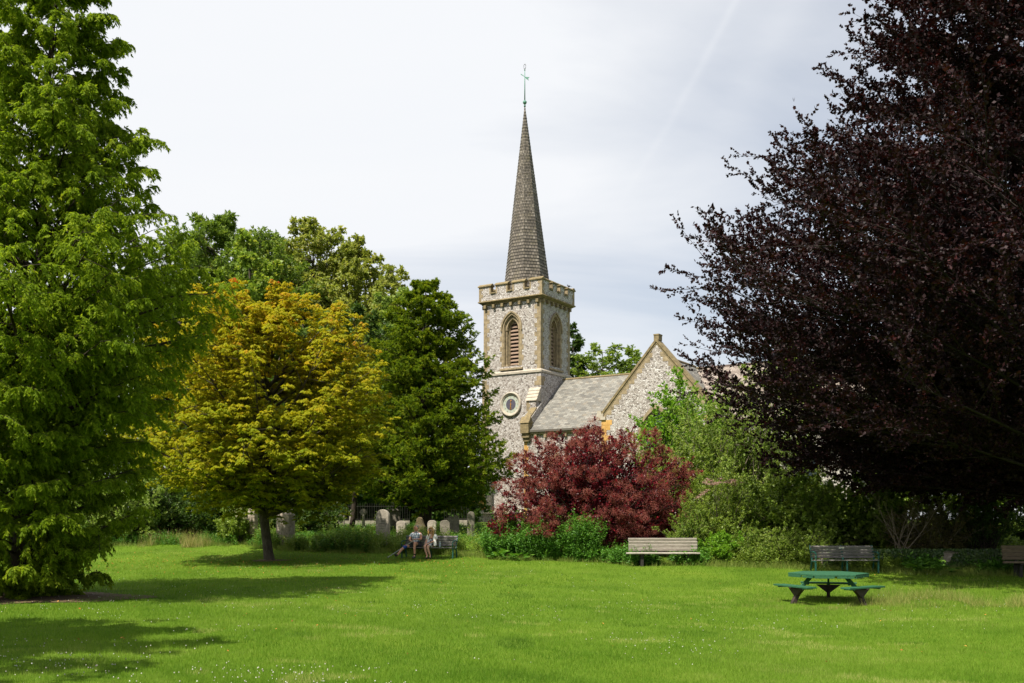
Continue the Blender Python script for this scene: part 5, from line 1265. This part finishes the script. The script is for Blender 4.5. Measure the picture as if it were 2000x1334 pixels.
# copper beech, its trunk beyond the right edge
def beech():
    b = (20.4, 31.0, float(gz(20.4, 31))); H = 26.5
    prof = [(2.9, 8.8), (3.7, 10.8), (4.9, 11.7), (6.3, 12.1), (7.8, 12.8), (9.3, 13.2), (11.0, 12.0), (13.4, 10.6), (16, 9.1), (18.5, 7.6), (21.5, 5.4), (24.5, 2.8), (26.5, .4)]
    B1 = crown_primaries(b, H, prof, 640, start=(.07, .9), rise=.42, bend=(0, 0, -.06), inner=.25, noise=.06, off=(0, 1.2), lump=.35)
    tip = B1[0] + (B1[1] + B1[3]) * B1[2][:, None]
    keep = (tip[:, 0] < b[0] + 4)                            # the far right half lies outside the picture: thinner
    keep |= rng.random(len(keep)) < .25
    B1 = sub(B1, keep)
    B2 = split(B1, 24, .35, 1.0, .55, .2, flat=.6, up=.16, bend=(0, 0, .03), taper=.35, lmin=.9)
    pj = 1000 + F * B2[0][:, 0] / B2[0][:, 1]; B2 = sub(B2, (pj < 2120) | (rng.random(len(pj)) < .2))
    B3 = split(B2, 9, .08, 1.0, .6, .34, flat=.8, up=.12, bend=(0, 0, .02), taper=.3, lmin=.28)
    k = 1000 + F * B3[0][:, 0] / B3[0][:, 1] < 2120; k |= rng.random(len(k)) < .14; B3 = sub(B3, k)
    lv = scatter_leaves(B3, int(16 * LV), .115, .085, droop=.05, nz=.9, sway=.7, ang=.75, t0=.05)
    pts = [(b[0] + .1 * math.sin(h * .4), 31, b[2] - .1 + h) for h in np.linspace(0, 24, 12)]; rad = [.85, .62, .56, .5, .45, .4, .33, .27, .2, .14, .08, .02]
    w = tubes([(B1, 7, 6, .0085, .005), (B2, 4, 4, .008, .003)], '', None)
    tree_obj('copper_beech', b, 'huge purple-black leaved beech filling the right side of the picture', 'tree', trunk_geo(pts, rad, 14), w, lv, M['bark_black'], LM['beech'])
beech()
# off-frame tree whose shade falls on the near lawn at the left
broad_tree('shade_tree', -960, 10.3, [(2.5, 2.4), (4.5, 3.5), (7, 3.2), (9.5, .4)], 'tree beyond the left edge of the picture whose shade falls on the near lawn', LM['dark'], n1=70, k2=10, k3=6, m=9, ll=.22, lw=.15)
# background trees
G1 = 'large trees behind the churchyard'
broad_tree('broadleaf_tree', 432, 68, [(4, 3.89), (8, 5.18), (13, 5.62), (16.5, 5.18), (18.8, 3.89), (20.3, 1.73), (20.9, 0.43)], 'round-topped dark green tree with pinkish fruit, left of the pale lime trees', LM['chestnut'], n1=200, k2=11, k3=6, m=int(13 * LV), ll=.28, lw=.12, group=G1, droop=.2, inner=.2, base=2.1)
broad_tree('broadleaf_tree', 528, 78, [(5, 3.5), (10, 4.6), (15, 4.4), (19, 3.4), (21.2, 1.9), (22.3, .5)], 'green tree closing the gap between the round-topped tree and the tallest lime', LM['chestnut'], n1=150, k2=11, k3=6, m=13, ll=.26, lw=.13, group=G1, inner=.2, base=2.1)
broad_tree('broadleaf_tree', 610, 73, [(5, 3.02), (10, 4.64), (15, 4.54), (19, 3.78), (21, 2.16), (22.3, 0.43)], 'tallest pale yellow-green lime tree, above the yellow tree', LM['lime'], n1=170, k2=11, k3=6, m=int(13 * LV), ll=.20, lw=.14, group=G1, inner=.25, base=2.1)
broad_tree('broadleaf_tree', 702, 71, [(4, 3.46), (8, 4.32), (13, 4.54), (16.5, 3.56), (19.2, 1.51), (20.2, 0.32)], 'pale green lime tree sloping down to the right, behind the dark conifer\'s left side', LM['lime'], n1=160, k2=11, k3=6, m=int(13 * LV), ll=.20, lw=.14, group=G1, inner=.25, base=2.1)
broad_tree('broadleaf_tree', 778, 66, [(4, 1.73), (8, 2.48), (12, 2.27), (14.8, 1.40), (16, 0.27)], 'small greyish green treetop showing right behind the dark conifer', LM['grey'], n1=60, k2=9, k3=6, m=int(11 * LV), ll=.18, lw=.12, group=G1, base=2.0)
broad_tree('broadleaf_tree', 490, 60, [(3, 1.3), (8, 1.8), (13, 1.9), (15.6, 1.5), (17.3, .4)], 'bright lime green maple top between the yellow tree and the round-topped tree', LM['maple'], n1=60, k2=9, k3=6, m=int(11 * LV), ll=.24, lw=.2, group=G1, base=2.0)
broad_tree('broadleaf_tree', 590, 62, [(2, 3.46), (6, 4.54), (10, 4.32), (13, 2.81), (14.6, 0.43)], 'mid green tree hidden behind the right shoulder of the yellow tree', LM['chestnut'], n1=80, k2=9, k3=6, m=int(11 * LV), ll=.22, lw=.13, group=G1, base=2.0)
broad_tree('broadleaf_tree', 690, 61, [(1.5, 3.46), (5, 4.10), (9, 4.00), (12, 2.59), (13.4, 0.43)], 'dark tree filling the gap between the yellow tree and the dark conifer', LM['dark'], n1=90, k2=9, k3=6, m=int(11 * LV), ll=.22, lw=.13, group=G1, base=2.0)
broad_tree('broadleaf_tree', 350, 58, [(.8, 3.0), (4, 4.0), (9, 4.0), (13, 2.8), (15, .5)], 'dark tree low behind the left side of the yellow tree', LM['chestnut'], n1=90, k2=9, k3=6, m=int(12 * LV), ll=.20, lw=.13, group=G1, base=1.9)
broad_tree('broadleaf_tree', 190, 56, [(.8, 3.6), (4, 4.6), (9, 4.6), (13, 3.2), (15, .5)], 'mid green tree glimpsed through the lower left conifer', LM['bush'], n1=90, k2=9, k3=6, m=int(12 * LV), ll=.18, lw=.12, group=G1, base=1.9)
broad_tree('broadleaf_tree', 20, 60, [(.8, 4.0), (6, 5.0), (11, 4.6), (16, 2.5), (18, .5)], 'tree behind the tall left conifer at the very edge of the picture', LM['bush'], n1=80, k2=9, k3=6, m=int(12 * LV), ll=.2, lw=.13, group=G1, base=1.9)
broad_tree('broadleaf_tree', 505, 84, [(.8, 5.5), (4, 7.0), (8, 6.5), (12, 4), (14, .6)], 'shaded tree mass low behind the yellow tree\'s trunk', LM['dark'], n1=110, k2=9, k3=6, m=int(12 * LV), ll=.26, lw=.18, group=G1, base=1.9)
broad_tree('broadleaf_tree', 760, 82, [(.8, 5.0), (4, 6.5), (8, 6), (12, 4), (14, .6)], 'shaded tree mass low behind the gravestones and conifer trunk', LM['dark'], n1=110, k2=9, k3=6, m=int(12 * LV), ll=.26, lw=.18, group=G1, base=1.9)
broad_tree('conifer_tree', 1120, 100, [(6, 2.4), (10, 2.0), (14, 1.4), (18, .7), (20, .12)], 'narrow dark conifer peeping out right behind the church tower', LM['dark'], n1=70, k2=8, k3=5, m=11, ll=.3, lw=.12, base=2.2, flat2=.5)
broad_tree('broadleaf_tree', 1178, 98, [(4, 3.0), (10, 3.6), (14, 3.4), (16.4, 2.2), (17.8, .5)], 'open green tree over the nave roof, next to the tower', LM['bush'], n1=70, k2=9, k3=6, m=int(10 * LV), ll=.26, lw=.14, base=2.2, flat2=.5)
broad_tree('broadleaf_tree', 1236, 99, [(4, 2.4), (10, 2.9), (14, 2.6), (16.2, 1.6), (17.2, .5)], 'open green tree over the nave roof, next to the gable', LM['bush'], n1=60, k2=9, k3=6, m=int(10 * LV), ll=.26, lw=.14, base=2.2, flat2=.5)
for px_, lb in ((1560, 'green tree behind the dark beech, right of the church'), (1760, 'green tree seen in chinks through the dark beech, middle one of three'), (1960, 'green tree behind the dark beech at the right edge')):
    broad_tree('broadleaf_tree', px_, 62, [(1, 3.4), (4, 4.6), (7.5, 4.4), (10.2, 2.8), (12, .5)], lb, LM['bush'], n1=80, k2=9, k3=6, m=int(10 * LV), ll=.2, lw=.14, base=2.0, group='trees behind the dark beech')

# ------------------------------------------------------------------ shrubs
for px_, lb in ((560, 'dark evergreen bush behind the railing, farthest left of four'), (660, 'dark evergreen bush behind the railing, above the small stone cross'), (760, 'dark evergreen bush behind the urn monument'), (868, 'dark evergreen bush behind the short railing by the tower')):
    shrub('evergreen_bush', px_, 62, 2.6, 4.6, lb, LM['dark'], n1=70, k2=9, k3=6, m=12, ll=.2, lw=.13, low=.02)
def smoke():
    t, B2, B3 = shrub('smoke_bush', 1160, 40, 3.45, 4.9, 'big dark red smoke bush with dusty pink plumes in front of the nave', LM['smoke'], n1=190, k2=11, k3=6, m=int(11 * LV), ll=.095, lw=.066, dep=2.9, low=.12, up=.22, droop=.05,
        prof=[(.4, .80), (1.0, .94), (2.1, 1.0), (3.1, .92), (3.8, .74), (4.35, .48), (4.7, .2)], noise=.08, bark='bark_dark')
    # plumes: loose balls of fine hairs at shoot ends
    e = B2[0] + (B2[1] + B2[3]) * B2[2][:, None]; ctr = np.array([PX(1160, 40), 40, .9 + 2.4])
    rel = (e - ctr) / np.array([3.45, 2.9, 2.8]); rr = np.linalg.norm(rel, axis=1); front = rel[:, 1] - .35 * rel[:, 0] * 0
    k = np.where((rr > .72) & (rel[:, 1] < .5))[0]; k = rng.choice(k, min(len(k), 680), replace=False); c = e[k]; m = 230
    q = nrm(rng.normal(0, 1, (len(c), m, 3))) * rng.random((len(c), m, 1)) ** .45; sz = rng.uniform(.14, .32, (len(c), 1, 1)); P = (c[:, None] + q * sz * np.array([1.1, 1.1, .85])).reshape(-1, 3)
    d = nrm(rng.normal(0, 1, P.shape)); v, f = leaf_quads(P, d, nrm(rng.normal(0, 1, P.shape)), rng.uniform(.04, .09, len(P)), rng.uniform(.010, .018, len(P)))
    tint = np.repeat(rng.random(len(c)), m) * .6 + rng.random(len(P)) * .4
    np_mesh('plumes', v - np.array(t.location), f, LM['plume'], t, attr=tint)
smoke()
def small_smoke():
    shrub('smoke_bush', 985, 39.3, .95, 1.75, 'small dark red shoot clump at the left foot of the red smoke bush', LM['smoke'], n1=26, k2=7, k3=5, m=9, ll=.085, lw=.06, bark='bark_dark')
small_smoke()
shrub('climbing_shrub', 1322, 50, 1.75, 7.3, 'bright green leafy tree climbing the gable wall, with tall top shoots', LM['bright'], n1=85, k2=10, k3=6, m=int(11 * LV), ll=.14, lw=.10, low=.15, cat='tree', prof=[(.8, .9), (2.5, 1.2), (4.2, 1.15), (5.6, .8), (6.8, .38), (7.6, .10)], flat=None, bark='bark', up=.2)
shrub('climbing_shrub', 1395, 49, 1.5, 6.6, 'bright green shoots rising beside the nave roof, right of the gable', LM['bright'], n1=50, k2=10, k3=6, m=int(10 * LV), ll=.14, lw=.10, low=.15, cat='tree', prof=[(.8, .9), (2.5, 1.1), (4.4, 1.0), (5.9, .5), (6.9, .12)])
shrub('large_shrub', 1440, 46, 3.7, 6.6, 'broad olive green shrub with pale leaves, right of the gable window', LM['grey'], n1=150, k2=11, k3=6, m=int(12 * LV), ll=.11, lw=.07, dep=2.8, bark='bark_pale', cat='shrub')
shrub('large_shrub', 1335, 43, 1.9, 4.2, 'olive green shrub immediately right of the red smoke bush', LM['bush'], n1=70, k2=10, k3=6, m=int(12 * LV), ll=.10, lw=.065, bark='bark_pale')
shrub('large_shrub', 1560, 38.5, 2.9, 3.0, 'wide shrub with large rounded leaves between the two empty benches', LM['bush'], n1=130, k2=9, k3=6, m=int(12 * LV), ll=.115, lw=.095, dep=2.2, sway=.8, droop=.5)
shrub('large_shrub', 1690, 39, 2.3, 3.0, 'large-leaved shrub above the bench with the white plaque', LM['bush'], n1=70, k2=9, k3=6, m=int(10 * LV), ll=.12, lw=.10, dep=2.0, sway=.8, droop=.5)
shrub('flowering_shrub', 1408, 38, 1.75, 3.15, 'tall green perennial clump with flat pink flower heads', LM['bush'], n1=90, k2=8, k3=5, m=int(11 * LV), ll=.09, lw=.035, up=.5, low=.1)
shrub('garden_shrub', 1345, 36.6, 1.0, 1.9, 'yellow-green small-leaved shrub behind the pale bench\'s right end', LM['weed'], n1=50, k2=8, k3=5, m=10, ll=.06, lw=.04, up=.4)
shrub('garden_shrub', 1412, 35.0, .85, 1.0, 'low bright green shrub against the right end of the pale bench', LM['bright'], n1=50, k2=8, k3=5, m=11, ll=.07, lw=.045, up=.3)
shrub('garden_shrub', 1475, 34.9, .95, 1.15, 'low green shrub on the lawn edge, second right of the pale bench', LM['weed'], n1=50, k2=8, k3=5, m=11, ll=.055, lw=.035, up=.3)
shrub('garden_shrub', 1540, 34.3, 1.0, 1.35, 'small-leaved olive shrub midway between the two empty benches', LM['bush'], n1=50, k2=8, k3=5, m=11, ll=.05, lw=.03, up=.3)
shrub('garden_shrub', 1600, 34.0, .9, 1.3, 'small-leaved green shrub behind the left end of the plaque bench', LM['bush'], n1=50, k2=8, k3=5, m=11, ll=.05, lw=.032, up=.3)
shrub('garden_shrub', 1820, 36.5, 1.7, 2.5, 'loose olive brown shrub under the dark beech, right of the bare twigs', LM['brown'], n1=70, k2=8, k3=6, m=9, ll=.07, lw=.04, bark='bark_pale')
shrub('garden_shrub', 1890, 38, 1.6, 2.7, 'green shrub with yellow specks in the shade of the dark beech', LM['bush'], n1=60, k2=8, k3=6, m=9, ll=.08, lw=.05)
shrub('multi_stem_shrub', 1925, 36, 1.15, 2.7, 'shrub of thin dark upright stems, left of the sunlit grass gap', LM['dark'], n1=40, k2=8, k3=5, m=6, ll=.08, lw=.05, low=.5, bark='bark_dark', nstem=9)
shrub('garden_shrub', 2060, 44, 2.2, 3.4, 'dark green shrub above the sunlit grass gap at the right edge', LM['dark'], n1=60, k2=8, k3=6, m=9, ll=.12, lw=.08)
# left border shrubs
for px_, D_, w_, h_, lm_, lb in ((235, 45.2, 1.9, 3.2, 'grey', 'pale green shrub at the left lawn edge beside the tall conifer'), (330, 47, 2.2, 2.6, 'dark', 'dark shrub in the shade below the yellow tree\'s left side'),
        (425, 46.5, 1.7, 2.3, 'dark', 'dark shrub left of the white-flowered one'), (120, 46, 2.4, 3.6, 'bush', 'green shrub seen behind the foot of the tall left conifer'),
        (600, 50, 1.8, 1.7, 'dark', 'low dark bush right of the stone pier, in the shade'), (505, 52, 2.4, 3.5, 'dark', 'dark bush behind the two stone piers')):
    shrub('border_shrub', px_, D_, w_, h_, lb, LM[lm_], n1=60, k2=9, k3=6, m=11, ll=.10, lw=.065)
t, B2, B3 = shrub('elder_shrub', 462, 44.5, .85, 1.75, 'small shrub with creamy white flower heads left of the yellow tree trunk', LM['bush'], n1=36, k2=8, k3=5, m=9, ll=.10, lw=.05)
def heads(t, pts, r, mat, name, m=60):
    q = rng.normal(0, 1, (len(pts), m, 3)) * np.array([r, r, r * .3]) * .6; P = (np.array(pts)[:, None] + q).reshape(-1, 3)
    v, f = leaf_quads(P, nrm(rng.normal(0, 1, P.shape) * [1, 1, .3]), nrm(UP + rng.normal(0, .5, P.shape)), rng.uniform(.02, .04, len(P)), rng.uniform(.015, .03, len(P)))
    np_mesh(name, v - np.array(t.location), f, mat, t, attr=rng.random(len(P)))
heads(t, [(PX(x_, 43.9), 43.9 + rng.uniform(-.2, .3), PZ(y_, 43.9)) for x_, y_ in ((462, 1000), (472, 993), (478, 985), (486, 989), (466, 1008), (457, 996), (495, 1003), (481, 1003), (478, 1012))], .11, LM['cream'], 'flower_head', 90)
fl = [o_ for o_ in bpy.data.objects if o_.name.startswith('flowering_shrub')][0]
heads(fl, [(PX(x_, 36.9), 36.9 + rng.uniform(-.1, .4), PZ(y_, 36.9)) for x_, y_ in zip(rng.uniform(1375, 1455, 26), rng.normal(944, 5, 26))] + [(PX(1362 + i * 4, 36.8), 36.8, PZ(972 - i * 3, 36.8)) for i in range(6)], .09, LM['pink'], 'flower_head', 60)

# herb strips: stems with leaves along them
def herbs(name, n, region, hmin, hmax, lm, label, m=16, ll=.06, lw=.03, seedn=.9, thr=.3, droop=.3, cat='plants'):
    px, D = region(n); x = PX(px, D); nn = vnoise(x, D, seedn, 31); k = nn > thr; x = x[k]; D = D[k]; nn = nn[k]; q = len(x)
    h = rng.uniform(hmin, hmax, q) * (.45 + .8 * nn); d = nrm(np.stack([rng.normal(0, .22, q), rng.normal(0, .22, q), np.ones(q)], 1))
    B = [np.stack([x, D, gz(x, D)], 1), d, h, rng.normal(0, .12, (q, 3))]
    a = scatter_leaves(B, m, ll, lw, droop=droop, sway=.6, ang=1.1, t0=.05, off=.02)
    tag(np_mesh(name, a[0], a[1], LM[lm], attr=a[2]), label, cat, kind='stuff')
strip = lambda a, b, d0, d1: (lambda n: (lambda p: (p, edgeD(p) + rng.uniform(d0, d1, n)))(rng.uniform(a, b, n)))
herbs('wild_plants', 5200, strip(500, 965, .1, 2.4), .45, .95, 'weed', 'yellow-green wild plants between the lawn edge and the gravestones', m=26, ll=.075, lw=.03)
herbs('wild_plants', 500, strip(500, 965, 1.0, 4.0), .7, 1.15, 'weed', 'taller weeds growing up between the gravestones', m=34, ll=.08, lw=.035, thr=.55)
herbs('wild_plants', 1100, strip(505, 720, .1, 1.6), .45, .85, 'nettle', 'fresh green weeds round the foot of the stone pier', m=26, ll=.08, lw=.04, thr=.35)
herbs('nettles', 3600, strip(950, 1160, .1, 2.2), 1.0, 1.6, 'nettle', 'dense bright green nettles in front of the red smoke bush', m=40, ll=.09, lw=.05, thr=.08)
herbs('low_plants', 1500, strip(1120, 1390, -.2, 2.2), .25, .7, 'nettle', 'low green plants under and behind the pale bench', m=22, ll=.09, lw=.06, thr=.3)
herbs('low_plants', 2600, strip(1390, 1760, .1, 1.6), .25, .75, 'bush', 'low mixed plants along the border between the benches', m=20, ll=.06, lw=.035, thr=.2)
herbs('low_plants', 1500, strip(1740, 2080, .1, 1.2), .15, .6, 'nettle', 'leafy plants at the foot of the ivy wall in shade', m=14, ll=.12, lw=.08, thr=.35)
herbs('low_plants', 2400, strip(150, 520, .1, 2.2), .12, .6, 'nettle', 'low green undergrowth along the left lawn edge', m=16, ll=.07, lw=.035, thr=.3)
herbs('churchyard_grass', 8000, lambda n: (rng.uniform(500, 1000, n), rng.uniform(44, 58, n)), .10, .28, 'nettle', 'rough grass among the gravestones', m=8, ll=.16, lw=.02, thr=.2)
herbs('rough_grass', 7000, lambda n: (rng.uniform(1700, 2080, n), rng.uniform(35.5, 60, n)), .12, .4, 'weed', 'sunlit rough grass behind the ivy wall', m=8, ll=.18, lw=.02, thr=.2)
# big leaves (burdock) in front of the nettles and by the ivy wall
def bigleaf(px, D, label, n=26, s=.26, lm='nettle'):
    x = PX(px, D); z = float(gz(x, D)); a = rng.uniform(0, 6.28, n); e = rng.uniform(.35, 1.1, n); L0 = rng.uniform(.1, .45, n)
    d = nrm(np.stack([np.cos(a), np.sin(a), np.tan(e)], 1)); P = np.array([x, D, z]) + d * L0[:, None]; d2 = nrm(d * [1, 1, .25]); v1, f1 = leaf_quads(P, d2, nrm(UP + rng.normal(0, .3, (n, 3))), rng.uniform(.6, 1.2, n) * s, rng.uniform(.5, .9, n) * s)
    t = empty('leafy_plant', (x, D, z), 0, label, 'plant'); np_mesh('foliage', v1 - np.array(t.location), f1, LM[lm], t, attr=rng.random(n))
for px_, D_, lb in ((968, 38.0, 'broad-leaved plant at the lawn edge, left end of the nettles'), (990, 37.7, 'broad-leaved plant second from the left end of the nettles'), (1018, 37.5, 'broad-leaved plant at the foot of the nettles, third from the left'),
        (1160, 36.8, 'broad-leaved shaded plant just left of the pale bench'), (1205, 36.5, 'broad-leaved plant touching the pale bench\'s left end'), (1800, 31.9, 'large-leaved plant in front of the ivy wall'), (1840, 31.8, 'large-leaved plant in front of the ivy wall, nearer the right edge')):
    bigleaf(px_, D_, lb)
# low wall under ivy
x0, x1, Dw = PX(1600, 33.6), PX(2200, 32.4), 33.2
t = empty('low_wall', (x0, Dw, float(gz(x0, Dw)) - .1), 0, 'low dark stone wall smothered in ivy beneath the dark beech', 'wall')
s = MB(); s.box(0, x1 - x0, 0, .4, 0, .66); s.build('wall_body', M['pier'], t); s = MB()
for i in range(int((x1 - x0) / .8)): s.box(i * .8 + .006, i * .8 + .794, -.05, .45, 0.662, .72 + rng.uniform(-.006, .006))
s.build('coping', M['grave_dark'], t, bevel=.01)
n = 9000; P = np.stack([rng.uniform(x0, x1, n), np.full(n, Dw - .02) - rng.random(n) * .12, gz(np.full(n, x0), np.full(n, Dw)) + rng.random(n) ** .8 * .70], 1)
k = vnoise(P[:, 0], P[:, 2] * 2, .5, 44) > .22; P = P[k]; n = len(P); d = nrm(np.stack([rng.normal(0, .5, n), -rng.random(n) * .6, -np.ones(n)], 1)); v, f = leaf_quads(P, d, nrm(np.stack([rng.normal(0, .4, n), -np.ones(n), rng.random(n)], 1)), rng.uniform(.05, .10, n), rng.uniform(.05, .09, n))
np_mesh('ivy', v - np.array(t.location), f, LM['ivy'], t, attr=rng.random(n))
# dead twigs
x = PX(1765, 34.6); b = (x, 34.6, float(gz(x, 34.6)) + .6); st = [np.array([[b[0] + rng.uniform(-.3, .3), b[1], b[2]] for _ in range(9)]), nrm(np.stack([rng.normal(0, .5, 9), rng.normal(0, .3, 9), np.ones(9)], 1)), rng.uniform(1.1, 1.9, 9), rng.normal(0, .1, (9, 3))]
S2 = split(st, 5, .25, .95, .6, .5, up=.1, taper=.5); S3 = split(S2, 4, .3, 1, .6, .5, up=.1); v, f = tubes([(st, 6, 5, .013, .006), (S2, 5, 4, .012, .004), (S3, 4, 3, .012, .003)], '', None)
o = np_mesh('bare_shrub', v - np.array(b), f, M['twig_dead'], smooth=True); o.location = b; tag(o, 'leafless grey shrub of dead twigs below the dark beech', 'shrub')
# path and stone beyond the wall at right edge
s = MB(); s.box(PX(1900, 56), PX(2300, 56), 55.5, 57.5, float(gz(14, 56)) - .1, float(gz(14, 56)) + .06); tag(s.build('path', M['soil']), kind='structure')
